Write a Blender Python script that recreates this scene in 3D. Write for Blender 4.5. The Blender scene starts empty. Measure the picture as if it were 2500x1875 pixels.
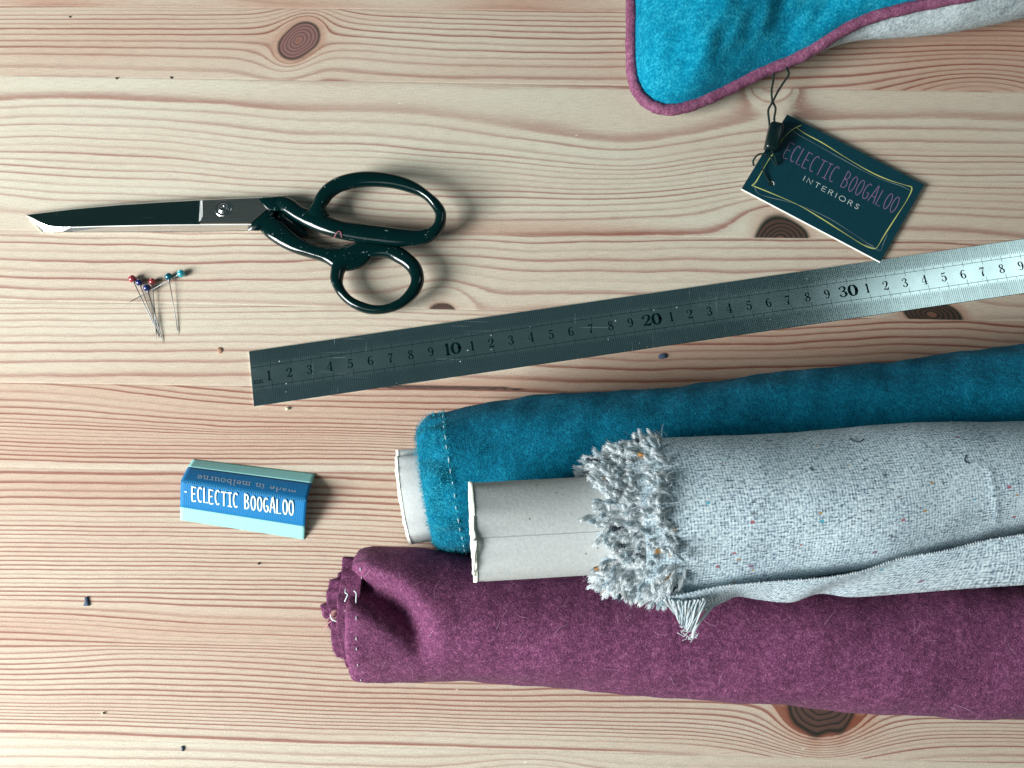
import bpy, math, random
import numpy as np
from mathutils import Vector
from mathutils.bvhtree import BVHTree
random.seed(7); RNG = np.random.default_rng(7)
scene = bpy.context.scene
COL = scene.collection
PI = math.pi

# ------------------------------------------------------------------ camera
F = 2300.0; PITCH = math.radians(13.5); CH = 0.448
CAM = Vector((0.0, -CH*math.tan(PITCH), CH))
cam_d = bpy.data.cameras.new('camera'); cam = bpy.data.objects.new('camera', cam_d); COL.objects.link(cam)
cam.location = CAM; cam.rotation_euler = (PITCH, 0, 0)
cam_d.sensor_width = 36.0; cam_d.lens = F/2500*36; cam_d.clip_start = 0.01; cam_d.clip_end = 50
scene.camera = cam
# ------------------------------------------------------------------ world, lamps, exposure
w = bpy.data.worlds.new('World'); scene.world = w; w.use_nodes = True
bg = w.node_tree.nodes['Background']; bg.inputs[0].default_value = (0.60, 0.95, 1.0, 1); bg.inputs[1].default_value = 0.072
def area(name, loc, target, sx, sy, power, col):
    d = bpy.data.lights.new(name, 'AREA'); d.shape = 'RECTANGLE'; d.size = sx; d.size_y = sy
    d.energy = power; d.color = col
    o = bpy.data.objects.new(name, d); COL.objects.link(o); o.location = loc
    o.rotation_euler = (Vector(target)-Vector(loc)).to_track_quat('-Z', 'Y').to_euler()
    return o
area('window_light', (-1.05, -0.44, 0.62), (0, 0, 0), 0.56, 0.56, 39, (0.95, 0.98, 0.985))
area('skylight', (1.30, 0.62, 1.65), (0.2, 0.05, 0), 0.48, 0.85, 1.8, (0.86, 1.0, 1.0))
area('fill_light', (-0.75, -0.9, 1.2), (0, 0, 0), 0.9, 0.6, 3.0, (0.92, 0.98, 1.0))  # added soft fill from the lower left, lifts the shadows
scene.view_settings.view_transform = 'Standard'; scene.view_settings.look = 'None'
scene.view_settings.exposure = 0; scene.view_settings.gamma = 1; scene.view_settings.use_curve_mapping = False
scene.render.engine = 'CYCLES'

# ------------------------------------------------------------------ helpers
CP, SP = math.cos(PITCH), math.sin(PITCH)
def ray(u, v):
    x = (u-1250)/F; y = -(v-937.5)/F
    return Vector((x, y*CP+SP, y*SP-CP))
def P(u, v, z=0.0):
    d = ray(u, v); t = (z-CAM.z)/d.z
    return CAM + d*t
def PP(u, v, p0, n):
    d = ray(u, v); t = (Vector(p0)-CAM).dot(n)/d.dot(n)
    return CAM + d*t
def proj(X, Y, Z=0.0):
    dx = X-CAM.x; dy = Y-CAM.y; dz = Z-CAM.z
    yc = dy*CP+dz*SP; zc = -dy*SP+dz*CP
    return 1250+F*dx/(-zc), 937.5-F*yc/(-zc)
ORG = {}
def tag(o, label=None, cat=None, group=None, kind=None):
    if label: o['label'] = label
    if cat: o['category'] = cat
    if group: o['group'] = group
    if kind: o['kind'] = kind
    return o
def thing(name, loc, label, cat, group=None):
    o = bpy.data.objects.new(name, None); COL.objects.link(o); o.location = loc; o.empty_display_size = 0.01
    ORG[o.name] = Vector(loc); return tag(o, label, cat, group)
class MB:
    def __init__(s): s.v = []; s.f = []; s.m = []; s.n = 0; s.uv = {}
    def add(s, verts, faces, mi=0):
        verts = np.asarray([tuple(a) for a in verts] if not isinstance(verts, np.ndarray) else verts, dtype=float).reshape(-1, 3)
        s.v.append(verts); 
        for f in faces: s.f.append(tuple(int(i)+s.n for i in f)); s.m.append(mi)
        s.n += len(verts)
    def build(s, name, mats, parent=None, smooth=True, attrs=None):
        V = np.concatenate(s.v); 
        if not isinstance(mats, (list, tuple)): mats = [mats]
        org = ORG.get(parent.name, Vector((0,0,0))) if parent else Vector((0,0,0))
        V = V - np.array(org)
        me = bpy.data.meshes.new(name); me.from_pydata(V.tolist(), [], s.f)
        for m in mats: me.materials.append(m)
        me.polygons.foreach_set('material_index', s.m)
        me.polygons.foreach_set('use_smooth', [smooth]*len(me.polygons))
        if attrs:
            for k, a in attrs.items():
                at = me.attributes.new(k, 'FLOAT', 'POINT'); at.data.foreach_set('value', np.asarray(a, dtype=np.float32))
        me.validate(); me.update()
        o = bpy.data.objects.new(name, me); COL.objects.link(o)
        if parent: o.parent = parent
        ORG[o.name] = org
        return o
def grid_faces(nu, nv, wrap_v=False, off=0):
    f = []
    for i in range(nu-1):
        for j in range(nv if wrap_v else nv-1):
            a = i*nv+j; b = i*nv+(j+1) % nv; f.append((a+off, b+off, b+nv+off, a+nv+off))
    return f
def tube(mb, pts, rad, seg=10, mi=0, flat=1.0, caps=True, closed=False, up=Vector((0,0,1)), sup=2.0):
    """sweep; rad: list of half-widths (sideways) ; flat: thickness factor or list of vertical half sizes"""
    pts = [Vector(p) for p in pts]; n = len(pts)
    if not isinstance(rad, (list, tuple)): rad = [rad]*n
    V = []
    for i in range(n):
        a = pts[(i-1) % n] if (closed or i > 0) else pts[i]; b = pts[(i+1) % n] if (closed or i < n-1) else pts[i]
        t = (b-a).normalized() if (b-a).length > 1e-9 else Vector((1,0,0))
        s = t.cross(up)
        if s.length < 1e-4: s = t.cross(Vector((0,1,0.01)))
        s.normalize(); k = s.cross(t).normalized()
        hz = flat[i] if isinstance(flat, (list, tuple)) else rad[i]*flat
        for j in range(seg):
            an = 2*PI*j/seg; c, sn = math.cos(an), math.sin(an)
            c = math.copysign(abs(c)**(2/sup), c); sn = math.copysign(abs(sn)**(2/sup), sn)
            V.append(pts[i]+s*(c*rad[i])+k*(sn*hz))
    f = grid_faces(n, seg, True)
    if closed:
        for j in range(seg):
            a = (n-1)*seg+j; b = (n-1)*seg+(j+1) % seg; f.append((a, b, (j+1) % seg, j))
    elif caps:
        f.append(tuple(range(seg))[::-1]); f.append(tuple((n-1)*seg+j for j in range(seg)))
    mb.add(V, f, mi)
def smooth_path(pts, k=6, closed=False):
    """Catmull-Rom through tuples of any length"""
    A = [np.array(p, dtype=float) for p in pts]; n = len(A); out = []
    rng = range(n) if closed else range(n-1)
    for i in rng:
        p0 = A[(i-1) % n] if (closed or i > 0) else 2*A[i]-A[i+1]
        p1 = A[i]; p2 = A[(i+1) % n]
        p3 = A[(i+2) % n] if (closed or i+2 < n) else 2*p2-p1
        for j in range(k):
            t = j/k
            out.append(0.5*((2*p1)+(-p0+p2)*t+(2*p0-5*p1+4*p2-p3)*t*t+(-p0+3*p1-3*p2+p3)*t**3))
    if not closed: out.append(A[-1])
    return out
def prism(mb, poly, z0, z1, mi=0):
    n = len(poly); V = [(p[0], p[1], z1 if len(p) < 3 else p[2]) for p in poly]+[(p[0], p[1], z0) for p in poly]
    f = [tuple(range(n)), tuple(range(2*n-1, n-1, -1))]
    for i in range(n): f.append((i, n+i, n+(i+1) % n, (i+1) % n))
    mb.add(V, f, mi)
def sn(x, y, seed, octv=5, base=1.0):
    r = np.random.default_rng(seed); o = 0
    for k in range(octv*3):
        fr = base*(1.0+r.random()*2.5)*(1.6**(k/3)); a = r.random()*2*PI; ph = r.random()*2*PI
        o = o+np.sin((x*math.cos(a)+y*math.sin(a))*fr+ph)/(1.45**(k/3))
    return o/(octv*0.9)
def fibres(mb, p0, d0, n0, L, W, curl=0.5, K=4, mi=0, seed=1, lift=0.15):
    """bulk thin curved ribbons: p0 base, d0 tangent dir, n0 surface normal (N,3)"""
    r = np.random.default_rng(seed); N = len(p0)
    if N == 0: return
    L = np.broadcast_to(L, (N,)).reshape(N, 1); W = np.broadcast_to(W, (N,)).reshape(N, 1)
    side = np.cross(d0, n0); side /= np.linalg.norm(side, axis=1, keepdims=True)+1e-9
    c = r.normal(0, curl, (N, 1)); c2 = np.abs(r.normal(0, lift, (N, 1)))
    V = np.zeros((N, K, 2, 3)); p = p0.copy(); d = d0.copy()
    for k in range(K):
        ww = W*(1-0.6*k/(K-1))
        s = np.cross(d, n0); s /= np.linalg.norm(s, axis=1, keepdims=True)+1e-9
        V[:, k, 0] = p-s*ww/2; V[:, k, 1] = p+s*ww/2
        d = d+side*c*0.8+n0*c2*(0.8-0.9*k/(K-1)); d /= np.linalg.norm(d, axis=1, keepdims=True)
        p = p+d*L/(K-1)
    base = (np.arange(N)*K*2)[:, None]
    fs = []
    for k in range(K-1):
        fs.append(np.concatenate([base+2*k, base+2*k+1, base+2*k+3, base+2*k+2], axis=1))
    mb.add(V.reshape(-1, 3), np.concatenate(fs).tolist(), mi)

# ------------------------------------------------------------------ materials
def mat(name):
    m = bpy.data.materials.new(name); m.use_nodes = True
    nt = m.node_tree; return m, nt, nt.nodes, nt.links, nt.nodes['Principled BSDF']
def N(ns, t, **kw):
    n = ns.new(t)
    for k, v in kw.items():
        if k in ('operation', 'blend_type', 'data_type', 'feature', 'noise_dimensions', 'attribute_name', 'interpolation', 'use_clamp', 'voronoi_dimensions', 'attribute_type', 'clamp_factor'): setattr(n, k, v)
    return n
def ramp(ns, pts, interp='LINEAR'):
    r = ns.new('ShaderNodeValToRGB'); cr = r.color_ramp; cr.interpolation = interp
    while len(cr.elements) > 1: cr.elements.remove(cr.elements[-1])
    for i, (p, c) in enumerate(pts):
        c = (c, c, c, 1) if isinstance(c, (int, float)) else (*c, 1)
        if i == 0: e = cr.elements[0]; e.position = p; e.color = c
        else: e = cr.elements.new(p); e.color = c
    return r
def math_(ns, ln, op, a, b=None, clamp=False):
    m = ns.new('ShaderNodeMath'); m.operation = op; m.use_clamp = clamp
    for i, x in enumerate((a, b)):
        if x is None: continue
        if isinstance(x, (int, float)): m.inputs[i].default_value = x
        else: ln.new(x, m.inputs[i])
    return m.outputs[0]
def mixc(ns, ln, fac, a, b, bt='MIX'):
    m = ns.new('ShaderNodeMix'); m.data_type = 'RGBA'; m.blend_type = bt
    for i, x in ((0, fac), (6, a), (7, b)):
        if isinstance(x, (int, float)): m.inputs[i].default_value = x
        elif isinstance(x, tuple): m.inputs[i].default_value = (*x, 1)
        else: ln.new(x, m.inputs[i])
    return m.outputs[2]
def coords(ns, ln, scale=(1, 1, 1), rot=0.0, src='Object'):
    tc = ns.new('ShaderNodeTexCoord'); mp = ns.new('ShaderNodeMapping')
    mp.inputs['Scale'].default_value = scale; mp.inputs['Rotation'].default_value = (0, 0, rot)
    ln.new(tc.outputs[src], mp.inputs[0]); return mp.outputs[0]
def noise(ns, ln, vec, scale, detail=3, rough=0.55):
    n = ns.new('ShaderNodeTexNoise'); n.inputs['Scale'].default_value = scale; n.inputs['Detail'].default_value = detail
    n.inputs['Roughness'].default_value = rough; ln.new(vec, n.inputs['Vector']); return n.outputs['Fac']
def bump(ns, ln, h, bs, strength, dist):
    b = ns.new('ShaderNodeBump'); b.inputs['Strength'].default_value = strength; b.inputs['Distance'].default_value = dist
    ln.new(h, b.inputs['Height']); ln.new(b.outputs[0], bs.inputs['Normal'])
def simple(name, col, rough=0.5, metal=0.0, spec=0.5, var=0.0, vscale=300, coat=0.0, bmp=0.0):
    m, nt, ns, ln, bs = mat(name)
    bs.inputs['Roughness'].default_value = rough; bs.inputs['Metallic'].default_value = metal
    bs.inputs['Specular IOR Level'].default_value = spec; bs.inputs['Coat Weight'].default_value = coat
    v = coords(ns, ln); f = noise(ns, ln, v, vscale)
    lo = tuple(c*(1-var) for c in col); hi = tuple(min(1, c*(1+var)) for c in col)
    ln.new(mixc(ns, ln, f, lo, hi), bs.inputs['Base Color'])
    if bmp: bump(ns, ln, f, bs, bmp, 0.0005)
    return m
def felt(name, dark, mid, light, grainscale=900, bmpd=0.0006, blot=0.18):
    m, nt, ns, ln, bs = mat(name)
    v = coords(ns, ln)
    f = noise(ns, ln, v, grainscale, 2, 0.7); g = noise(ns, ln, v, grainscale*0.28, 3, 0.6); b = noise(ns, ln, v, 38, 2, 0.5)
    s = math_(ns, ln, 'ADD', math_(ns, ln, 'MULTIPLY', f, 0.62), math_(ns, ln, 'MULTIPLY', g, 0.38))
    s = math_(ns, ln, 'ADD', s, math_(ns, ln, 'MULTIPLY', math_(ns, ln, 'SUBTRACT', b, 0.5), blot))
    r = ramp(ns, [(0.30, dark), (0.5, mid), (0.72, light)]); ln.new(s, r.inputs[0])
    ln.new(r.outputs[0], bs.inputs['Base Color'])
    bs.inputs['Roughness'].default_value = 0.95; bs.inputs['Specular IOR Level'].default_value = 0.1
    bs.inputs['Sheen Weight'].default_value = 0.03; bs.inputs['Sheen Roughness'].default_value = 0.5
    bump(ns, ln, s, bs, 0.9, bmpd)
    return m
M = {}
M['black_enamel'] = None
def enamel():
    m, nt, ns, ln, bs = mat('black enamel'); v = coords(ns, ln)
    f = noise(ns, ln, v, 420, 4, 0.7); g = noise(ns, ln, v, 60, 2)
    k = math_(ns, ln, 'MULTIPLY', math_(ns, ln, 'GREATER_THAN', f, 0.67), math_(ns, ln, 'GREATER_THAN', g, 0.42))
    ln.new(mixc(ns, ln, k, (0.0, 0.010, 0.010), (0.16, 0.24, 0.24)), bs.inputs['Base Color'])
    r = math_(ns, ln, 'ADD', 0.13, math_(ns, ln, 'MULTIPLY', k, 0.4)); ln.new(r, bs.inputs['Roughness'])
    bump(ns, ln, noise(ns, ln, v, 160, 2), bs, 0.25, 0.0004)
    return m
M['black_enamel'] = enamel()
def steel(name, col, rough, aniso=0.0, scr=0.08, rot=0.0):
    m, nt, ns, ln, bs = mat(name)
    bs.inputs['Metallic'].default_value = 1.0
    v = coords(ns, ln, (60, 2500, 60), rot); f = noise(ns, ln, v, 1.0, 3, 0.6)
    v2 = coords(ns, ln); g = noise(ns, ln, v2, 45, 3)
    ln.new(mixc(ns, ln, f, tuple(c*0.85 for c in col), tuple(min(1, c*1.1) for c in col)), bs.inputs['Base Color'])
    ln.new(math_(ns, ln, 'ADD', math_(ns, ln, 'ADD', rough, math_(ns, ln, 'MULTIPLY', f, scr)), math_(ns, ln, 'MULTIPLY', g, 0.03)), bs.inputs['Roughness'])
    bs.inputs['Anisotropic'].default_value = aniso
    return m
M['blade'] = steel('blade steel', (0.20, 0.34, 0.31), 0.06, 0, 0.05)
M['bevel'] = steel('ground steel', (0.80, 0.80, 0.78), 0.20, 0, 0.10)
M['screw'] = steel('screw steel', (0.62, 0.6, 0.6), 0.12)
M['ruler'] = steel('ruler steel', (0.74, 0.90, 0.92), 0.12, 0, 0.06, math.radians(-8.4))
def wear(m):
    nt = m.node_tree; ns = nt.nodes; ln = nt.links; bs = ns['Principled BSDF']
    v = coords(ns, ln); vo = ns.new('ShaderNodeTexVoronoi'); vo.inputs['Scale'].default_value = 260; ln.new(v, vo.inputs['Vector'])
    sp = ns.new('ShaderNodeSeparateColor'); ln.new(vo.outputs['Color'], sp.inputs[0])
    k = math_(ns, ln, 'MULTIPLY', math_(ns, ln, 'LESS_THAN', vo.outputs['Distance'], 0.09), math_(ns, ln, 'LESS_THAN', sp.outputs[0], 0.16))
    s1 = noise(ns, ln, coords(ns, ln, (25, 1500, 1), 0.6), 1.0, 1); s2 = noise(ns, ln, coords(ns, ln, (1100, 30, 1), 0.25), 1.0, 1)
    sc = math_(ns, ln, 'MULTIPLY', math_(ns, ln, 'MAXIMUM', math_(ns, ln, 'GREATER_THAN', s1, 0.735), math_(ns, ln, 'GREATER_THAN', s2, 0.745)), 0.2)
    f = math_(ns, ln, 'MAXIMUM', k, sc)
    old = bs.inputs['Base Color'].links[0].from_socket; ln.new(mixc(ns, ln, f, old, (0.55, 0.6, 0.6)), bs.inputs['Base Color'])
    ln.new(math_(ns, ln, 'SUBTRACT', 1.0, math_(ns, ln, 'MULTIPLY', f, 0.75)), bs.inputs['Metallic'])
    sm_ = noise(ns, ln, v, 28, 4, 0.7); ro = bs.inputs['Roughness'].links[0].from_socket
    ln.new(math_(ns, ln, 'ADD', ro, math_(ns, ln, 'MULTIPLY', math_(ns, ln, 'SUBTRACT', sm_, 0.45), 0.22), True), bs.inputs['Roughness'])
wear(M['ruler']); wear(M['blade'])
M['ink'] = simple('engraved ink', (0.0, 0.009, 0.009), 0.7, 0, 0.04, 0.2)
M['tick'] = simple('engraved ticks', (0.004, 0.018, 0.024), 0.7, 0.0, 0.08, 0.2)
M['needle'] = simple('needle steel', (0.20, 0.21, 0.21), 0.4, 1.0)
M['bead_red'] = simple('pearl red', (0.40, 0.05, 0.06), 0.16, 0.35, 0.6, 0.1, coat=0.5)
M['bead_navy'] = simple('pearl navy', (0.02, 0.03, 0.14), 0.14, 0.35, 0.6, 0.1, coat=0.6)
M['bead_teal'] = simple('pearl dark teal', (0.0, 0.11, 0.17), 0.14, 0.35, 0.6, 0.1, coat=0.6)
M['bead_cyan'] = simple('pearl cyan', (0.05, 0.45, 0.55), 0.16, 0.35, 0.6, 0.1, coat=0.5)
M['teal'] = felt('teal wool', (0.0, 0.05, 0.098), (0.0, 0.130, 0.222), (0.015, 0.30, 0.43), 1300, 0.0007, 0.03)
M['teal_fib'] = simple('teal fibre', (0.012, 0.27, 0.39), 0.8, 0, 0.2, 0.6, 300)
M['cush'] = felt('turquoise wool', (0.0, 0.105, 0.19), (0.0, 0.195, 0.315), (0.03, 0.40, 0.52), 800)
M['purple'] = felt('plum wool', (0.035, 0.016, 0.034), (0.145, 0.040, 0.098), (0.40, 0.15, 0.28), 1500, 0.0006, 0.03)
M['purple_fib'] = simple('plum fibre', (0.33, 0.13, 0.24), 0.8, 0, 0.2, 0.6, 300)
M['piping'] = felt('plum piping', (0.09, 0.03, 0.06), (0.21, 0.07, 0.13), (0.38, 0.17, 0.26), 900, 0.0006)
M['thread_white'] = simple('pale thread', (0.62, 0.70, 0.70), 0.8, 0, 0.2, 0.2)
M['cord'] = simple('black cord', (0.002, 0.016, 0.014), 0.7, 0, 0.3, 0.3, 800)
M['toggle'] = simple('black plastic', (0.002, 0.010, 0.010), 0.28, 0, 0.5, 0.2)
def card_mat():
    m, nt, ns, ln, bs = mat('tag card'); v = coords(ns, ln)
    f = noise(ns, ln, v, 500, 3)
    ln.new(mixc(ns, ln, f, (0.0, 0.026, 0.040), (0.0, 0.045, 0.062)), bs.inputs['Base Color'])
    bs.inputs['Roughness'].default_value = 0.55; bs.inputs['Specular IOR Level'].default_value = 0.3
    return m
M['card'] = card_mat()
M['card_edge'] = simple('card core', (0.8, 0.82, 0.74), 0.8)
M['mauve'] = simple('mauve print', (0.24, 0.15, 0.28), 0.6, 0, 0.2, 0.1)
M['print_white'] = simple('white print', (0.55, 0.62, 0.58), 0.6, 0, 0.2, 0.1)
M['print_yellow'] = simple('yellow print', (0.55, 0.58, 0.18), 0.6, 0, 0.2, 0.2, 400)
M['print_thin'] = simple('thin grey print', (0.2, 0.26, 0.27), 0.6, 0, 0.2, 0.2)
def board():
    m, nt, ns, ln, bs = mat('cardboard'); v = coords(ns, ln)
    f = noise(ns, ln, v, 700, 3, 0.7); g = noise(ns, ln, v, 60, 3)
    c = mixc(ns, ln, f, (0.40, 0.42, 0.41), (0.68, 0.70, 0.66)); c = mixc(ns, ln, math_(ns, ln, 'MULTIPLY', g, 0.35), c, (0.42, 0.45, 0.48))
    vo = ns.new('ShaderNodeTexVoronoi'); vo.inputs['Scale'].default_value = 170; ln.new(v, vo.inputs['Vector'])
    k = math_(ns, ln, 'LESS_THAN', vo.outputs['Distance'], 0.075)
    ln.new(mixc(ns, ln, math_(ns, ln, 'MULTIPLY', k, 0.6), c, (0.12, 0.11, 0.10)), bs.inputs['Base Color'])
    bs.inputs['Roughness'].default_value = 0.85; bs.inputs['Specular IOR Level'].default_value = 0.2
    bump(ns, ln, f, bs, 0.35, 0.0003); return m
M['board'] = board()
M['board_edge'] = simple('torn cardboard edge', (0.80, 0.82, 0.72), 0.9, 0, 0.2, 0.15, 900)
def weave_label(name, col, var=0.15):
    m, nt, ns, ln, bs = mat(name); v = coords(ns, ln, (1, 1, 1), math.radians(9))
    wv = ns.new('ShaderNodeTexWave'); wv.inputs['Scale'].default_value = 320; ln.new(v, wv.inputs['Vector'])
    f = noise(ns, ln, v, 1400, 2, 0.7); h = math_(ns, ln, 'ADD', math_(ns, ln, 'MULTIPLY', wv.outputs['Fac'], 0.35), math_(ns, ln, 'MULTIPLY', f, 0.65))
    ln.new(mixc(ns, ln, h, tuple(c*(1-2*var) for c in col), tuple(min(1, c*(1+1.6*var)) for c in col)), bs.inputs['Base Color'])
    bs.inputs['Roughness'].default_value = 0.6; bs.inputs['Specular IOR Level'].default_value = 0.25
    bs.inputs['Sheen Weight'].default_value = 0.1
    bump(ns, ln, h, bs, 0.5, 0.0002); return m
M['lab_blue'] = weave_label('blue woven satin', (0.0, 0.165, 0.40), 0.2)
M['lab_pale'] = weave_label('pale aqua band', (0.30, 0.66, 0.63), 0.08)
M['lab_thread'] = simple('label lettering thread', (0.74, 0.86, 0.74), 0.7, 0, 0.2, 0.1)
M['lab_serif'] = simple('label small lettering', (0.55, 0.60, 0.58), 0.7, 0, 0.2, 0.1)
def tweed(fine=1.0):
    m, nt, ns, ln, bs = mat('speckled grey tweed')
    at = ns.new('ShaderNodeAttribute'); at.attribute_name = 'ax'; aw = ns.new('ShaderNodeAttribute'); aw.attribute_name = 'ar'
    cb = ns.new('ShaderNodeCombineXYZ'); ln.new(at.outputs['Fac'], cb.inputs[0]); ln.new(aw.outputs['Fac'], cb.inputs[1])
    def mp(sx, sy):
        q = ns.new('ShaderNodeMapping'); q.inputs['Scale'].default_value = (sx, sy, 1); ln.new(cb.outputs[0], q.inputs[0]); return q.outputs[0]
    base = mp(1, 1)
    # thread pattern
    n1 = noise(ns, ln, mp(1500, 700), 1.0, 2, 0.6)
    n2 = noise(ns, ln, mp(420, 1500), 1.0, 2, 0.6)
    wx = math_(ns, ln, 'SINE', math_(ns, ln, 'MULTIPLY', at.outputs['Fac'], 2*PI/0.00125))
    wy = math_(ns, ln, 'SINE', math_(ns, ln, 'MULTIPLY', aw.outputs['Fac'], 2*PI/0.00125))
    wv = math_(ns, ln, 'MULTIPLY', math_(ns, ln, 'ADD', math_(ns, ln, 'MULTIPLY', wx, 0.7), math_(ns, ln, 'MULTIPLY', wy, 0.5)), 0.05)
    big = noise(ns, ln, base, 55, 2, 0.5)
    h = math_(ns, ln, 'ADD', math_(ns, ln, 'ADD', math_(ns, ln, 'MULTIPLY', n1, 0.5), math_(ns, ln, 'MULTIPLY', n2, 0.5)), wv)
    h2 = math_(ns, ln, 'ADD', h, math_(ns, ln, 'MULTIPLY', math_(ns, ln, 'SUBTRACT', big, 0.5), 0.12))
    r = ramp(ns, [(0.30, (0.06, 0.09, 0.13)), (0.40, (0.24, 0.31, 0.38)), (0.5, (0.54, 0.68, 0.75)), (0.60, (0.85, 0.98, 1.0))]); ln.new(h2, r.inputs[0])
    c = r.outputs[0]
    # dark slubs along the weft
    d = noise(ns, ln, mp(260, 1150), 1.0, 1, 0.5); db = noise(ns, ln, mp(40, 90), 1.0, 1, 0.5)
    k = math_(ns, ln, 'GREATER_THAN', math_(ns, ln, 'ADD', d, math_(ns, ln, 'MULTIPLY', math_(ns, ln, 'SUBTRACT', db, 0.5), 0.35)), 0.70)
    c = mixc(ns, ln, math_(ns, ln, 'MULTIPLY', k, 0.75), c, (0.03, 0.045, 0.06))
    vo = ns.new('ShaderNodeTexVoronoi'); vo.inputs['Scale'].default_value = 1.0; ln.new(mp(125, 190), vo.inputs['Vector'])
    nearc = math_(ns, ln, 'LESS_THAN', vo.outputs['Distance'], 0.125)
    sep = ns.new('ShaderNodeSeparateColor'); ln.new(vo.outputs['Color'], sep.inputs[0])
    few = math_(ns, ln, 'LESS_THAN', sep.outputs[0], 0.5)
    cr = ramp(ns, [(0.0, (0.50, 0.26, 0.07)), (0.33, (0.42, 0.07, 0.10)), (0.62, (0.25, 0.10, 0.16)), (0.85, (0.05, 0.42, 0.55))], 'CONSTANT'); ln.new(sep.outputs[1], cr.inputs[0])
    c = mixc(ns, ln, math_(ns, ln, 'MULTIPLY', math_(ns, ln, 'MULTIPLY', nearc, few), 0.85), c, cr.outputs[0])
    ln.new(c, bs.inputs['Base Color'])
    bs.inputs['Roughness'].default_value = 0.95; bs.inputs['Specular IOR Level'].default_value = 0.1
    bs.inputs['Sheen Weight'].default_value = 0.1
    bump(ns, ln, h, bs, 0.35, 0.0004); return m
M['tweed'] = tweed()
M['yarn_light'] = simple('pale yarn', (0.80, 0.93, 0.97), 0.95, 0, 0.1, 0.25, 700, bmp=0.4)
M['yarn_mid'] = simple('grey yarn', (0.58, 0.68, 0.72), 0.95, 0, 0.1, 0.3, 700, bmp=0.4)
M['yarn_dark'] = simple('charcoal yarn', (0.06, 0.08, 0.10), 0.95, 0, 0.1, 0.4, 700)
M['yarn_orange'] = simple('orange nep', (0.50, 0.25, 0.07), 0.95, 0, 0.1, 0.3, 500)
def airy(m, k):
    nt = m.node_tree; ns = nt.nodes; ln = nt.links; bs = ns['Principled BSDF']; out = ns['Material Output']
    tr = ns.new('ShaderNodeBsdfTranslucent'); ln.new(bs.inputs['Base Color'].links[0].from_socket, tr.inputs[0])
    mx = ns.new('ShaderNodeMixShader'); mx.inputs[0].default_value = k; ln.new(bs.outputs[0], mx.inputs[1]); ln.new(tr.outputs[0], mx.inputs[2]); ln.new(mx.outputs[0], out.inputs[0])
for k_ in ('yarn_light', 'yarn_mid', 'teal_fib', 'purple_fib'): airy(M[k_], 0.45)
M['grey_felt'] = felt('pale grey felt', (0.20, 0.25, 0.28), (0.46, 0.53, 0.55), (0.66, 0.73, 0.73), 750)
M['scrap'] = simple('grey blue scrap', (0.07, 0.10, 0.15), 0.8, 0, 0.2, 0.4, 700)
M['crumb'] = simple('pale wood crumb', (0.60, 0.58, 0.42), 0.8, 0, 0.2, 0.3, 700)
M['crumb_dark'] = simple('dark brown crumb', (0.05, 0.035, 0.03), 0.8, 0, 0.2, 0.3, 700)
M['pinkthread'] = simple('pink thread', (0.42, 0.14, 0.17), 0.8, 0, 0.2, 0.3)
M['coral'] = simple('coral thread', (0.50, 0.26, 0.25), 0.8, 0, 0.2, 0.3)

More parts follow.
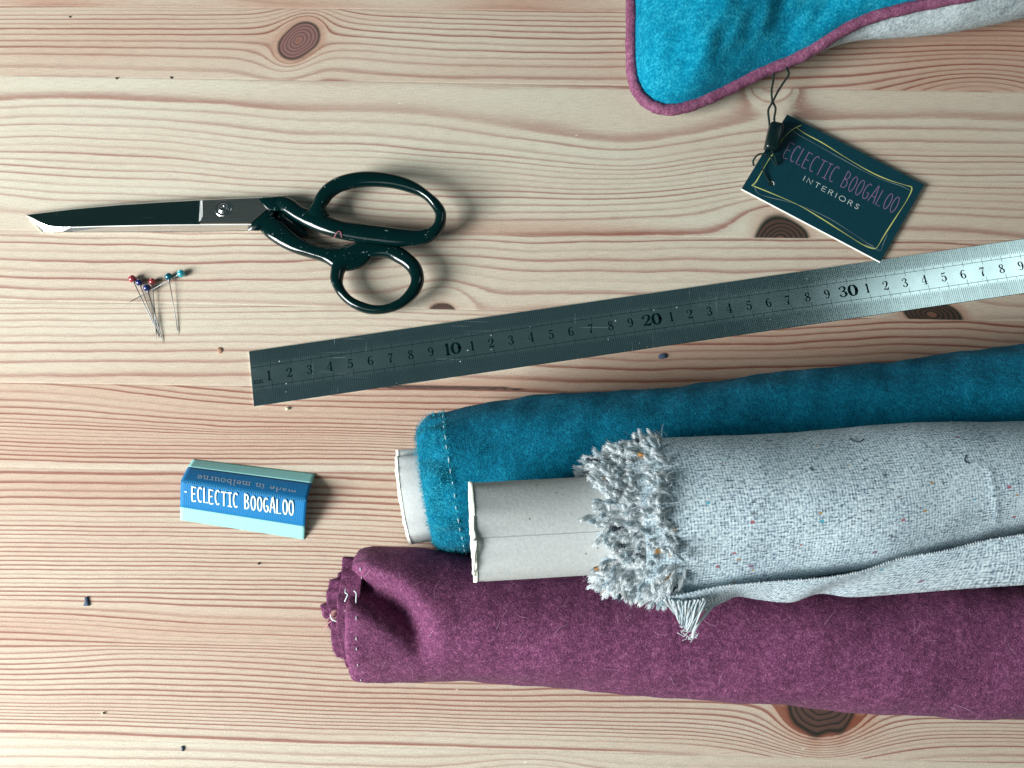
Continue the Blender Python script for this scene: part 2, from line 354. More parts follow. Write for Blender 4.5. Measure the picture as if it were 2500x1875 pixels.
# ------------------------------------------------------------------ pine table top
def pine():
    m, nt, ns, ln, bs = mat('pine boards')
    def A(n):
        a = ns.new('ShaderNodeAttribute'); a.attribute_name = n; return a.outputs['Fac']
    ph, tone, kn, kr, st, pid = A('ph'), A('tone'), A('kn'), A('kr'), A('st'), A('pid')
    v = coords(ns, ln)
    vs = coords(ns, ln, (12, 190, 1)); wob = noise(ns, ln, vs, 1.0, 3, 0.6)
    vs2 = coords(ns, ln, (90, 900, 1)); wob2 = noise(ns, ln, vs2, 1.0, 2, 0.6)
    p = math_(ns, ln, 'ADD', ph, math_(ns, ln, 'MULTIPLY', math_(ns, ln, 'SUBTRACT', wob, 0.5), 0.26))
    p = math_(ns, ln, 'ADD', p, math_(ns, ln, 'MULTIPLY', math_(ns, ln, 'SUBTRACT', wob2, 0.5), 0.14))
    fl = math_(ns, ln, 'FLOOR', p); fr = math_(ns, ln, 'SUBTRACT', p, fl)
    prof = ramp(ns, [(0.0, 0.5), (0.06, 0.14), (0.14, 0.0), (0.48, 0.02), (0.66, 0.16), (0.78, 0.62), (0.90, 1.0), (0.96, 0.9), (1.0, 0.5)]); ln.new(fr, prof.inputs[0])
    # each ring has its own weight, which drifts along the line
    cb = ns.new('ShaderNodeCombineXYZ'); ln.new(math_(ns, ln, 'MULTIPLY', fl, 7.31), cb.inputs[1]); ln.new(math_(ns, ln, 'MULTIPLY', pid, 13.7), cb.inputs[2])
    sx = ns.new('ShaderNodeSeparateXYZ'); ln.new(v, sx.inputs[0]); ln.new(math_(ns, ln, 'MULTIPLY', sx.outputs[0], 3.6), cb.inputs[0])
    rw = noise(ns, ln, cb.outputs[0], 1.0, 2, 0.5)
    rwr = ramp(ns, [(0.30, 0.16), (0.5, 0.72), (0.68, 1.25)]); ln.new(rw, rwr.inputs[0])
    dk = math_(ns, ln, 'MULTIPLY', math_(ns, ln, 'MULTIPLY', prof.outputs[0], rwr.outputs[0]), math_(ns, ln, 'MULTIPLY', st, 1.15), True)
    # early wood
    big = noise(ns, ln, coords(ns, ln, (6, 45, 1)), 1.0, 3, 0.5)
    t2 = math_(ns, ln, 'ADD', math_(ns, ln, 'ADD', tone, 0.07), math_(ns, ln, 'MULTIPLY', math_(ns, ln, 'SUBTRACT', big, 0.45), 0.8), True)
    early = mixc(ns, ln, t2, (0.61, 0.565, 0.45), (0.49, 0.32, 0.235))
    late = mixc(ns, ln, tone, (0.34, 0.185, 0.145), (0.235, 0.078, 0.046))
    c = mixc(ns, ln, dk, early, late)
    # fibre streaks and pores
    fb = noise(ns, ln, coords(ns, ln, (140, 2600, 1)), 1.0, 3, 0.65)
    fbr = ramp(ns, [(0.25, 0.80), (0.5, 1.0), (0.75, 1.14)]); ln.new(fb, fbr.inputs[0])
    c = mixc(ns, ln, 1.0, c, fbr.outputs[0], 'MULTIPLY')
    g2 = noise(ns, ln, v, 1500, 3, 0.8); g2r = ramp(ns, [(0.25, 0.74), (0.75, 1.22)]); ln.new(g2, g2r.inputs[0])
    c = mixc(ns, ln, 1.0, c, g2r.outputs[0], 'MULTIPLY')
    # knots
    kp = math_(ns, ln, 'ADD', math_(ns, ln, 'MULTIPLY', kr, 6.0), math_(ns, ln, 'MULTIPLY', noise(ns, ln, v, 110, 3), 0.8))
    kf = math_(ns, ln, 'FRACT', kp); kw = ramp(ns, [(0, 0.1), (0.5, 0.25), (0.85, 1.0), (1, 0.2)]); ln.new(kf, kw.inputs[0])
    kdark = A('kd')
    kl = mixc(ns, ln, kdark, (0.30, 0.16, 0.14), (0.085, 0.045, 0.033)); kk = mixc(ns, ln, kdark, (0.11, 0.055, 0.055), (0.004, 0.016, 0.012))
    kc = mixc(ns, ln, kw.outputs[0], kl, kk)
    rim = ramp(ns, [(0.0, 0.0), (0.83, 0.0), (0.93, 1.0), (1.0, 0.9)]); ln.new(kr, rim.inputs[0])
    kc = mixc(ns, ln, math_(ns, ln, 'MULTIPLY', rim.outputs[0], 0.85), kc, (0.014, 0.020, 0.014))
    cen = ramp(ns, [(0.0, 1.0), (0.12, 0.8), (0.2, 0.0)]); ln.new(kr, cen.inputs[0])
    kc = mixc(ns, ln, math_(ns, ln, 'MULTIPLY', cen.outputs[0], 0.6), kc, (0.30, 0.13, 0.08))
    c = mixc(ns, ln, kn, c, kc)
    # small dents and specks
    vo = ns.new('ShaderNodeTexVoronoi'); vo.inputs['Scale'].default_value = 42; ln.new(v, vo.inputs['Vector'])
    sp = ns.new('ShaderNodeSeparateColor'); ln.new(vo.outputs['Color'], sp.inputs[0])
    k = math_(ns, ln, 'MULTIPLY', math_(ns, ln, 'LESS_THAN', vo.outputs['Distance'], 0.022), math_(ns, ln, 'LESS_THAN', sp.outputs[0], 0.30))
    c = mixc(ns, ln, math_(ns, ln, 'MULTIPLY', k, 0.85), c, (0.10, 0.06, 0.05))
    vo2 = ns.new('ShaderNodeTexVoronoi'); vo2.inputs['Scale'].default_value = 55; ln.new(coords(ns, ln, (0.6, 1.5, 1)), vo2.inputs['Vector'])
    sp2 = ns.new('ShaderNodeSeparateColor'); ln.new(vo2.outputs['Color'], sp2.inputs[0])
    k2 = math_(ns, ln, 'MULTIPLY', math_(ns, ln, 'LESS_THAN', vo2.outputs['Distance'], 0.03), math_(ns, ln, 'LESS_THAN', sp2.outputs[0], 0.3))
    c = mixc(ns, ln, math_(ns, ln, 'MULTIPLY', k2, 0.7), c, (0.80, 0.76, 0.62))
    ln.new(c, bs.inputs['Base Color'])
    bs.inputs['Roughness'].default_value = 0.62; bs.inputs['Specular IOR Level'].default_value = 0.22
    h = math_(ns, ln, 'ADD', math_(ns, ln, 'MULTIPLY', dk, 0.5), math_(ns, ln, 'MULTIPLY', fb, 0.5))
    bump(ns, ln, h, bs, 0.25, 0.0003)
    return m
M['pine'] = pine()
# seams between the boards: (height at left edge, slope)
SEAMS = [(14, .0095), (184, .0165), (562, .0098), (733, .0205), (934, .0150), (1141, .0190), (1800, .0250)]
def seam_world(a, b):
    p = P(0, a); q = P(2500, a+2500*b); s = (q.y-p.y)/(q.x-p.x); return p.y-s*p.x, s
SW = [seam_world(a, b) for a, b in SEAMS]
def bumpf(U, V, u0, v0, su, sv, A, rot=0.0):
    c, s = math.cos(rot), math.sin(rot); x = (U-u0)*c+(V-v0)*s; y = -(U-u0)*s+(V-v0)*c
    return A*np.exp(-((x/su)**2+(y/sv)**2))
def around(U, V, u0, v0, a, b, rot=0.0):
    c, s = math.cos(rot), math.sin(rot); x = (U-u0)*c+(V-v0)*s; y = -(U-u0)*s+(V-v0)*c
    q2 = np.maximum((x/a)**2+(y/b)**2, 1.0)
    return -(V-v0)/q2
KNOTS = [  # u, v, a, b, rot, darkness, board
    (729, 98, 58, 39, math.radians(-40), 0.15, 1),
    (1905, 588, 68, 64, 0, 0.95, 2),
    (1078, 762, 34, 22, 0, 0.8, 3),
    (2275, 768, 75, 36, math.radians(12), 1.0, 3),
    (2008, 1712, 96, 86, 0, 0.85, 6),
    (1090, 948, 200, 7, math.radians(0.9), 0.75, 4),
]
def sm(x, a, b):
    t = np.clip((x-a)/(b-a), 0, 1); return t*t*(3-2*t)
def linear_phase(wv, lines):
    L = np.array(lines, float); i = np.arange(len(L), dtype=float)
    ph = np.interp(wv, L, i)
    s0 = 1/(L[1]-L[0]); s1 = 1/(L[-1]-L[-2])
    ph = np.where(wv < L[0], (wv-L[0])*s0, ph); ph = np.where(wv > L[-1], i[-1]+(wv-L[-1])*s1, ph)
    return ph
def field(k, U, V):
    """k board index 0..7 inside, others generic"""
    tone = np.zeros_like(U); st = np.ones_like(U)
    a, b = SEAMS[min(max(k-1, 0), 6)]
    wv = V-b*U
    r = 6*sn(U/900., V/300., 50+k, 3)+0.9*sn(U/150., V/80., 90+k, 2)
    wv = wv+r
    if k == 0:
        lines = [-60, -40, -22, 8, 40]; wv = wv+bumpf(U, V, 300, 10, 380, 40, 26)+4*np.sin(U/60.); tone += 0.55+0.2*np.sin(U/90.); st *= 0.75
    elif k == 1:
        lines = [14, 23, 33, 43, 53, 64, 76, 89, 104, 119, 137, 166, 192, 215]
        wv = wv+around(U, V, 729, 98, 66, 46, math.radians(-38))*1.0
        wv = wv-18*sm(U, 780, 1100)*sm(V, 20, 140)+10*np.exp(-((U-790)/60.)**2)*sm(V, 100, 170)
        wv = wv+bumpf(U, V, 2385, 240, 170, 75, 95)+bumpf(U, V, 2385, 250, 420, 120, 30)
        tone += 0.30+0.25*sm(U, 0, 1)*np.exp(-((V-80)/60.)**2)*np.exp(-((U-300)/350.)**2)+0.62*sm(U, 1850, 2350)  # the reddening at the right end paints in light falling off
        tone += bumpf(U, V, 720, 95, 110, 60, 0.35)
    elif k == 2:
        lines = [150, 184, 252, 271, 297, 316, 330, 345, 362, 380, 397, 412, 429, 448, 466, 483, 524, 600]
        wv = wv+r*0.8
        wv = wv-24*sm(U, 0, 1100)*sm(V, 240, 380)+0*U
        wv = wv+around(U, V, 1905, 600, 105, 84)*sm(V, 300, 520)*1.1
        wv = wv-bumpf(U, V, 1905, 560, 420, 130, 30)*0+bumpf(U, V, 1885, 188, 92, 62, 150)
        wv = wv-40*np.exp(-((U-1560)/260.)**2)*sm(V, 220, 320)*(1-sm(V, 380, 520))
        st *= 0.75-0.30*sm(U, 600, 900)*(1-sm(U, 1200, 1500))*(1-sm(V, 260, 380))
        ax = 545+0.012*U
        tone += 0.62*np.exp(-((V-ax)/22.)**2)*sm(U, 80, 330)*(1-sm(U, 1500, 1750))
        tone += 0.28*sm(U, 1700, 2400)  # pinker to the right, painted falloff of the window light
    elif k == 3:
        lines = [560, 575, 591, 609, 632, 655, 675, 703, 728, 752, 775]
        wv = wv+r*0.7
        wv = wv+around(U, V, 1080, 770, 70, 56)*1.05-bumpf(U, V, 1085, 790, 330, 120, 34)
        wv = wv+6*sm(U, 1200, 1700)+around(U, V, 2270, 775, 90, 50)
        st *= 1.0; tone += 0.14+0.28*sm(U, 1700, 2400)+bumpf(U, V, 1400, 760, 130, 14, 0.5)  # right-hand tone term stands in for dimmer light there
    elif k == 4:
        lines = [745, 757, 770, 788, 804, 826, 843, 865, 890, 924, 955]
        wv = wv+0.032*np.minimum(U, 900)+7*sm(U, 1300, 2400)*np.sin(U/110.)+r*sm(U, 1200, 1700)
        st *= 0.75+0.3*sm(U, 1200, 1600); tone += 0.14+0.68*sm(U, 1000, 1700)+0.25*np.exp(-((V-925)/22.)**2)  # tone rise past the middle paints in the dimmer right side
        tone += bumpf(U, V, 1130, 945, 170, 16, 0.8)
    elif k == 5:
        lines = [905, 921, 936, 957, 978, 996, 1012, 1024, 1033, 1043, 1052, 1061, 1071, 1081, 1091, 1101, 1112, 1124, 1150]
        wv = wv-48*sm(U, 0, 750)*(1-sm(V-0.03*U, 960, 1080))
        wv = wv-bumpf(U, V, 560, 1046, 90, 12, 6)
        st *= 1.5; tone += 0.66-0.4*sm(V, 1115, 1140)
    elif k == 6:
        up = [1138, 1158, 1182, 1201, 1219, 1236, 1251, 1263, 1277, 1290, 1301]
        mid = list(np.arange(1311, 1474, 10.2)); low = [1484, 1497, 1508, 1519, 1531, 1545, 1562, 1580, 1596, 1609, 1621, 1634, 1647, 1660, 1673, 1686, 1698, 1709, 1719, 1728, 1737, 1745, 1753, 1762, 1773, 1795, 1812]
        lines = up+mid+low
        axv = 1574+0.01*U
        wv = wv+0.6*np.tanh((V-axv)/10.)*(26*sm(U, 0, 420))*np.exp(-((V-axv)/70.)**2)
        wv = wv-14*sm(U, 0, 600)*np.exp(-((V-1510)/50.)**2)
        wv = wv+around(U, V, 2008, 1700, 115, 100)*0.95
        wv = wv-12*sm(U, 300, 520)*0+3*np.sin(U/210.)*np.exp(-((V-1200)/50.)**2)
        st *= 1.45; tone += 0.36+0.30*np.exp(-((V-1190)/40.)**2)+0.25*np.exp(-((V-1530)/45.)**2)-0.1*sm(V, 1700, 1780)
        tone += bumpf(U, V, 2110, 1745, 45, 50, 0.5)
    elif k == 7:
        lines = [1780, 1800, 1828, 1852, 1876, 1900, 1925, 1950]
        wv = wv+bumpf(U, V, 1290, 1915, 150, 60, 70)+bumpf(U, V, 420, 1960, 300, 70, 20)
        st *= 0.6; tone += 0.12
    else:
        rr = random.Random(k*17+3); x = -3000; lines = []
        while x < 6000: x += rr.choice([12, 14, 18, 22]); lines.append(x)
        tone += 0.3*rr.random(); wv = V+0.01*rr.uniform(-3, 3)*U+r*1.5
    ph = linear_phase(wv, lines)
    kn = np.zeros_like(U); kr = np.ones_like(U)*2; kd = np.zeros_like(U)
    for (u0, v0, ka, kb, rot, dk, bd) in KNOTS:
        if bd != k: continue
        c, s = math.cos(rot), math.sin(rot); x = (U-u0)*c+(V-v0)*s; y = -(U-u0)*s+(V-v0)*c
        q = np.sqrt((x/ka)**2+(y/kb)**2)*(1+0.035*sn(U/45., V/45., 300+bd, 1))
        m_ = 1-sm(q, 0.91, 1.07); kn = np.maximum(kn, m_); kr = np.minimum(kr, q); kd = np.where(q < 1.6, dk, kd)
        tone = tone+0.55*np.exp(-((q-1.0)/0.28)**2)
    return ph, np.clip(tone, 0, 1.2), kn, kr, kd, st
def build_table():
    xs = np.concatenate([np.linspace(-0.80, -0.32, 90)[:-1], np.arange(-0.32, 0.32, 0.00085), np.linspace(0.32, 0.85, 90)])
    bounds = []   # board edges as world (c, s)
    top_extra = [0.62, 0.50, 0.40, 0.31]
    for y in top_extra: bounds.append((y, SW[0][1]))
    bounds += SW
    for i, y in enumerate([0.075, 0.16, 0.26, 0.36]): bounds.append((SW[-1][0]-y, SW[-1][1]))
    mb = MB(); AT = {k: [] for k in ('ph', 'tone', 'kn', 'kr', 'kd', 'st', 'pid')}
    for i in range(len(bounds)-1):
        k = i-3   # boards: i=3 -> above first seam = 0
        yt = bounds[i][0]+bounds[i][1]*xs; yb = bounds[i+1][0]+bounds[i+1][1]*xs
        h = abs(bounds[i][0]-bounds[i+1][0]); inner = 0 <= k <= 7
        nr = max(4, int(h/(0.0007 if inner else 0.003)))
        s = np.linspace(0, 1, nr+1)
        Y = yt[:, None]*(1-s)+yb[:, None]*s; X = np.repeat(xs[:, None], nr+1, 1)
        U, V = proj(X, Y)
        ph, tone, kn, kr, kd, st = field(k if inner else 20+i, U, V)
        Z = np.zeros_like(X); Z[:, 0] = -0.00012; Z[:, -1] = -0.00012
        n = X.size; idx = np.arange(n).reshape(X.shape)
        F4 = np.stack([idx[:-1, :-1], idx[:-1, 1:], idx[1:, 1:], idx[1:, :-1]], -1).reshape(-1, 4)
        mb.v.append(np.stack([X, Y, Z], -1).reshape(-1, 3)); mb.f += (F4+mb.n).tolist(); mb.m += [0]*len(F4); mb.n += n
        for key, arr in zip(('ph', 'tone', 'kn', 'kr', 'kd', 'st'), (ph, tone, kn, kr, kd, st)): AT[key].append(arr.ravel())
        AT['pid'].append(np.full(n, float(i)))
    at = {k: np.concatenate(v) for k, v in AT.items()}
    # slab sides and underside
    c = [(xs[0], bounds[0][0]+bounds[0][1]*xs[0]), (xs[-1], bounds[0][0]+bounds[0][1]*xs[-1]), (xs[-1], bounds[-1][0]+bounds[-1][1]*xs[-1]), (xs[0], bounds[-1][0]+bounds[-1][1]*xs[0])]
    V8 = [(x, y, -0.0002) for x, y in c]+[(x, y, -0.03) for x, y in c]
    mb.add(V8, [(0, 1, 5, 4), (1, 2, 6, 5), (2, 3, 7, 6), (3, 0, 4, 7), (7, 6, 5, 4)])
    for k2 in at: at[k2] = np.concatenate([at[k2], np.zeros(8)])
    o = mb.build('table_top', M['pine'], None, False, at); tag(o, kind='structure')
build_table()

# ------------------------------------------------------------------ lettering (stroke alphabet of our own)
def arc(cx, cy, rx, ry, a0, a1, n=10):
    return [(cx+rx*math.cos(math.radians(a0+(a1-a0)*i/n)), cy+ry*math.sin(math.radians(a0+(a1-a0)*i/n))) for i in range(n+1)]
CAPS = {
 'E': (.36, [[(.02, 1), (0, .5), (.03, 0), (.36, .03)], [(.02, .99), (.36, .97)], [(.01, .5), (.28, .53)]]),
 'C': (.40, [arc(.23, .5, .22, .5, 55, 300, 12)]),
 'L': (.34, [[(.02, 1), (.0, 0), (.34, .03)]]),
 'T': (.46, [[(0, .98), (.46, 1)], [(.23, .98), (.22, 0)]]),
 'I': (.32, [[(0, .98), (.32, 1)], [(.16, 1), (.17, 0)], [(0, .01), (.33, 0)]]),
 'B': (.40, [[(.02, 0), (.02, 1)], [(.02, 1), (.25, .95), (.33, .78), (.26, .58), (.03, .52)], [(.03, .52), (.3, .45), (.39, .25), (.29, .04), (.02, 0)]]),
 'O': (.42, [arc(.21, .5, .20, .5, 90, 450, 16)]),
 'G': (.44, [arc(.23, .5, .22, .5, 60, 300, 12)+[(.40, .12), (.40, .42), (.25, .42)]]),
 'A': (.46, [[(0, 0), (.22, 1), (.30, .95), (.46, 0)], [(.10, .36), (.38, .34)]]),
 ' ': (.30, []),
}
WIDE = {
 'I': (.10, [[(.05, 0), (.05, 1)]]),
 'N': (.78, [[(0, 0), (0, 1), (.75, 0), (.75, 1)]]),
 'T': (.70, [[(0, 1), (.7, 1)], [(.35, 1), (.35, 0)]]),
 'E': (.60, [[(.6, 1), (0, 1), (0, 0), (.6, 0)], [(0, .52), (.52, .52)]]),
 'R': (.66, [[(0, 0), (0, 1), (.4, 1), (.58, .88), (.58, .66), (.4, .52), (0, .52)], [(.3, .52), (.64, 0)]]),
 'O': (1.0, [arc(.5, .5, .5, .5, 90, 450, 18)]),
 'S': (.56, [[(.54, .88), (.35, 1), (.12, .94), (.06, .76), (.16, .6), (.42, .44), (.54, .26), (.46, .07), (.22, 0), (0, .13)]]),
}
h_ = .07
LOW = {
 'm': (1.0, [[(.12, .02), (.12, .92), (0, .95)], [(.12, .75), (.3, .95), (.42, .9), (.48, .7), (.48, .02)], [(.48, .75), (.66, .95), (.8, .9), (.86, .7), (.86, .02)], [(0, .02), (.24, .02)], [(.37, .02), (.6, .02)], [(.74, .02), (1, .02)]]),
 'a': (.58, [[(.06, .75), (.2, .95), (.38, .92), (.44, .7), (.44, .15), (.58, .05)], [(.44, .55), (.15, .48), (.04, .28), (.12, .05), (.28, .04), (.44, .22)]]),
 'd': (.66, [[(.5, 1.6), (.5, .03), (.66, .03)], [(.34, 1.58), (.5, 1.6)], arc(.27, .48, .23, .46, 40, 320, 10)]),
 'e': (.56, [[(.06, .52), (.5, .54), (.46, .82), (.28, .96), (.1, .82), (.03, .5), (.1, .15), (.28, .02), (.5, .15)]]),
 'i': (.30, [[(.15, .02), (.15, .92), (.02, .93)], [(.02, .02), (.28, .02)], [(.13, 1.35), (.18, 1.40)]]),
 'n': (.64, [[(.12, .02), (.12, .92), (0, .95)], [(.12, .75), (.3, .95), (.44, .9), (.5, .7), (.5, .02)], [(0, .02), (.24, .02)], [(.38, .02), (.64, .02)]]),
 'l': (.28, [[(.14, .02), (.14, 1.6), (0, 1.6)], [(0, .02), (.28, .02)]]),
 'b': (.64, [[(.12, .02), (.12, 1.6), (0, 1.6)], arc(.34, .48, .24, .46, 220, 500, 10)]),
 'o': (.60, [arc(.3, .48, .27, .46, 90, 450, 12)]),
 'u': (.66, [[(0, .93), (.12, .93), (.12, .3), (.2, .06), (.36, .05), (.5, .25)], [(.38, .93), (.5, .93), (.5, .03), (.66, .03)]]),
 'r': (.46, [[(.12, .02), (.12, .92), (0, .95)], [(.12, .7), (.26, .93), (.42, .88)], [(0, .02), (.28, .02)]]),
 ' ': (.40, []),
}
def ribbon(mb, pts, wid, mi=0, lift=None):
    """pts: world Vectors on a plane with normal lift(Vector)"""
    n = len(pts)
    if not isinstance(wid, (list, tuple)): wid = [wid]*n
    V = []
    for i in range(n):
        a = pts[max(0, i-1)]; b = pts[min(n-1, i+1)]; t = (b-a)
        if t.length < 1e-9: t = Vector((1, 0, 0))
        t.normalize(); s = t.cross(lift).normalized()
        e = Vector((0, 0, 0))
        if i == 0: e = -t*wid[i]*0.35
        if i == n-1: e = t*wid[i]*0.35
        V += [pts[i]+e-s*wid[i]/2, pts[i]+e+s*wid[i]/2]
    mb.add(V, [(2*i, 2*i+1, 2*i+3, 2*i+2) for i in range(n-1)], mi)
def text_px(mb, txt, font, start, end, up, wid, plane, lift=0.00006, gap=.16, jit=0.0, mi=0, curve=0.0):
    """text laid along pixel baseline start->end with cap-height pixel vector up, dropped on a real plane"""
    p0, n = plane; W = sum(font[c][0]+gap for c in txt)-gap
    ex = ((end[0]-start[0])/W, (end[1]-start[1])/W); x = 0; rr = random.Random(5); k = [0]
    for c in txt:
        gw, strokes = font[c]; jx, jy = rr.uniform(-jit, jit), rr.uniform(-jit, jit)
        for s in strokes:
            if len(s) > 3 and font is not WIDE: s = [tuple(q) for q in smooth_path(s, 2)]
            pts = []
            for (gx, gy) in s:
                X = x+gx+jx*0.2; Y = gy*(1+jy*0.3)+jy*0.1
                u = start[0]+ex[0]*X+up[0]*Y; v = start[1]+ex[1]*X+up[1]*Y
                pts.append(PP(u, v, p0, n)+n*(lift+k[0]*1.2e-6))
            k[0] += 1
            ribbon(mb, pts, wid, mi, n)
        x += gw+gap
def D(*a): return a
DIG = {  # points (x, y, width) thick/thin serif figures
 '0': (.62, [[(.31+.25*math.cos(t), .5+.48*math.sin(t), .05+.17*abs(math.cos(t))) for t in [2*PI*i/18 for i in range(19)]]]),
 '1': (.40, [[(.22, .02, .18), (.22, .95, .18)], [(.04, .02, .05), (.40, .02, .05)], [(.05, .82, .05), (.2, .96, .06)]]),
 '2': (.60, [[(.08, .72, .16), (.12, .88, .08), (.3, .97, .05), (.48, .88, .14), (.5, .7, .18), (.38, .45, .12), (.16, .2, .06), (.06, .06, .05)], [(.06, .07, .05), (.3, .1, .14), (.5, .05, .14), (.57, .28, .05)]]),
 '3': (.60, [[(.1, .8, .13), (.2, .94, .06), (.38, .94, .1), (.46, .76, .16), (.36, .58, .08), (.22, .53, .04)], [(.22, .53, .04), (.4, .48, .1), (.5, .26, .18), (.38, .06, .08), (.2, .04, .06), (.08, .2, .14)]]),
 '4': (.62, [[(.42, .02, .16), (.42, .98, .16)], [(.42, .96, .05), (.03, .3, .05), (.6, .3, .05)], [(.27, .02, .05), (.58, .02, .05)]]),
 '5': (.58, [[(.14, .95, .05), (.3, .9, .13), (.5, .95, .1)], [(.14, .95, .05), (.13, .52, .05)], [(.13, .52, .05), (.3, .62, .07), (.48, .48, .15), (.48, .2, .17), (.3, .02, .06), (.1, .1, .1), (.08, .22, .13)]]),
 '6': (.60, [[(.5, .86, .1), (.36, .96, .05), (.18, .82, .13), (.1, .5, .18), (.14, .18, .14), (.3, .02, .05), (.48, .14, .14), (.5, .36, .15), (.36, .56, .06), (.18, .46, .05)]]),
 '7': (.58, [[(.06, .7, .04), (.1, .92, .08), (.3, .86, .15), (.52, .95, .06)], [(.52, .95, .05), (.32, .5, .1), (.26, .25, .16), (.28, .02, .18)]]),
 '8': (.60, [[(.3, .97, .05), (.14, .85, .13), (.14, .68, .13), (.32, .52, .12), (.5, .34, .15), (.48, .12, .13), (.3, .02, .05), (.1, .12, .12), (.1, .32, .12), (.28, .5, .07), (.44, .66, .09), (.46, .86, .11), (.3, .97, .05)]]),
 '9': (.60, [[(.1, .13, .1), (.24, .03, .05), (.42, .18, .13), (.5, .5, .18), (.46, .82, .14), (.3, .98, .05), (.12, .86, .14), (.1, .64, .15), (.24, .44, .06), (.42, .54, .05)]]),
}

# ------------------------------------------------------------------ steel ruler
def build_ruler():
    TZ = 0.0009
    A0 = P(607, 857, TZ); B0 = P(620, 992, TZ); far = P(2500, 583, TZ)
    ex = (far-A0).normalized(); ey = -ex.cross(Vector((0, 0, 1)))   # ey points away from the body? fix below
    ey = Vector((0, 0, 1)).cross(ex); Wd = abs((B0-A0).dot(ey))
    cm = (P(2491.4, 655.6, TZ)-P(703.7, 912.7, TZ)).length/37.0
    Ln = 50.6*cm
    t = thing('steel_ruler', A0-ex*0+Vector((0, 0, -TZ)), 'long steel ruler marked in centimetres lying diagonally above the teal fabric roll', 'ruler')
    mb = MB()
    b = 0.00018
    def rect(z, ins): return [A0+ex*ins-ey*ins, A0+ex*(Ln-ins)-ey*ins, A0+ex*(Ln-ins)-ey*(Wd-ins), A0+ex*ins-ey*(Wd-ins)], z
    V = []
    for z, ins in ((0.0, 0), (TZ-b, 0), (TZ, b)):
        r, _ = rect(z, ins)
        V += [(p.x, p.y, z) for p in r]
    f = [(3, 2, 1, 0), (8, 9, 10, 11)]
    for L in (0, 4):
        for i in range(4): f.append((L+i, L+(i+1) % 4, L+4+(i+1) % 4, L+4+i))
    mb.add(V, f)
    mb.build('plate', M['ruler'], t, False)
    up = Vector((0, 0, 1))
    def at(s, q, z=TZ+0.00004): p = A0+ex*s-ey*q; return Vector((p.x, p.y, z))
    mt = MB(); mk = MB()
    def bar(s, q0, q1, wd, m): m.add([at(s-wd/2, q0), at(s+wd/2, q0), at(s+wd/2, q1), at(s-wd/2, q1)], [(0, 3, 2, 1)])
    l1, l2 = 0.31*Wd, 0.67*Wd
    for i in range(1, 1010):
        s = i*cm/20
        if s > Ln: break
        if i % 20 == 0: bar(s, 0.0002, l1+0.055*Wd, 0.00017, mk); bar(s, l2-0.075*Wd, Wd-0.0002, 0.00017, mk)
        elif i % 10 == 0: bar(s, 0.0002, l1, 0.00015, mk); bar(s, l2, Wd-0.0002, 0.00015, mk)
        else:
            bar(s, 0.0002, l1-(0.055 if i % 2 == 0 else 0.085)*Wd, 0.00008 if i % 2 else 0.00022, mt); bar(s, l2+(0.055 if i % 2 == 0 else 0.085)*Wd, Wd-0.0002, 0.00008 if i % 2 else 0.00022, mt)
    for q in (l1, l2):
        mk.add([at(0.0002, q-0.0001, TZ+0.00005), at(Ln-0.0002, q-0.0001, TZ+0.00005), at(Ln-0.0002, q+0.0001, TZ+0.00005), at(0.0002, q+0.0001, TZ+0.00005)], [(0, 3, 2, 1)])
    mt.build('millimetre_marks', M['tick'], t, False)
    mk.build('centimetre_lines', M['ink'], t, False)
    mn = MB()
    def num(txt, sc, hgt, wsc=1.0):
        tot = sum(DIG[c][0]+.08 for c in txt)-.08; x = -tot/2
        for c in txt:
            for st_ in DIG[c][1]:
                pts = smooth_path(st_, 4) if len(st_) > 2 else [np.array(p) for p in st_]
                ribbon(mn, [at(sc+(x+p[0])*hgt*wsc, l1+0.5*(l2-l1)+0.06*Wd*0-(p[1]-.5)*hgt, TZ+0.00006) for p in pts], [p[2]*hgt*wsc for p in pts], 0, up)
            x += DIG[c][0]+.08
    for n in range(1, 50):
        if n % 10 == 0: num(str(n), n*cm-0.0005, 0.0057, 1.28)
        else: num(str(n % 10), n*cm-0.0012+(0.0006 if n % 10 == 1 and n > 1 else 0), 0.0047)
    # the small unit mark before the 1
    for k in range(2):
        for st_ in LOW['m'][1]: ribbon(mn, [at((0.11+k*0.24)*cm+p[0]*0.0022, l2-0.006-0.0+0.0042-p[1]*0.0017, TZ+0.00006) for p in st_], 0.00028, 0, up)
    # faint stamp and pen scribbles
    rr = random.Random(3)
    def scrib(u, v, w_, h, n_, m, wd):
        pts = [Vector((*PP(u+w_*i/n_+rr.uniform(-2, 2), v-w_*0.14*i/n_+rr.uniform(-h, h), (0, 0, TZ+0.00008), up).xy, TZ+0.00008)) for i in range(n_+1)]
        ribbon(m, pts, wd, 0, up)
    scrib(2158, 672, 34, 5, 9, mt, 0.00016)
    for k in range(3): scrib(2268+k*9, 688-k*1.5, 7, 5, 5, mt, 0.00009)
    for k in range(4): scrib(2456+k*11, 598+(k % 2)*18, 7, 8, 6, mk, 0.00024)
    mn.build('numerals', M['ink'], t, False)
build_ruler()

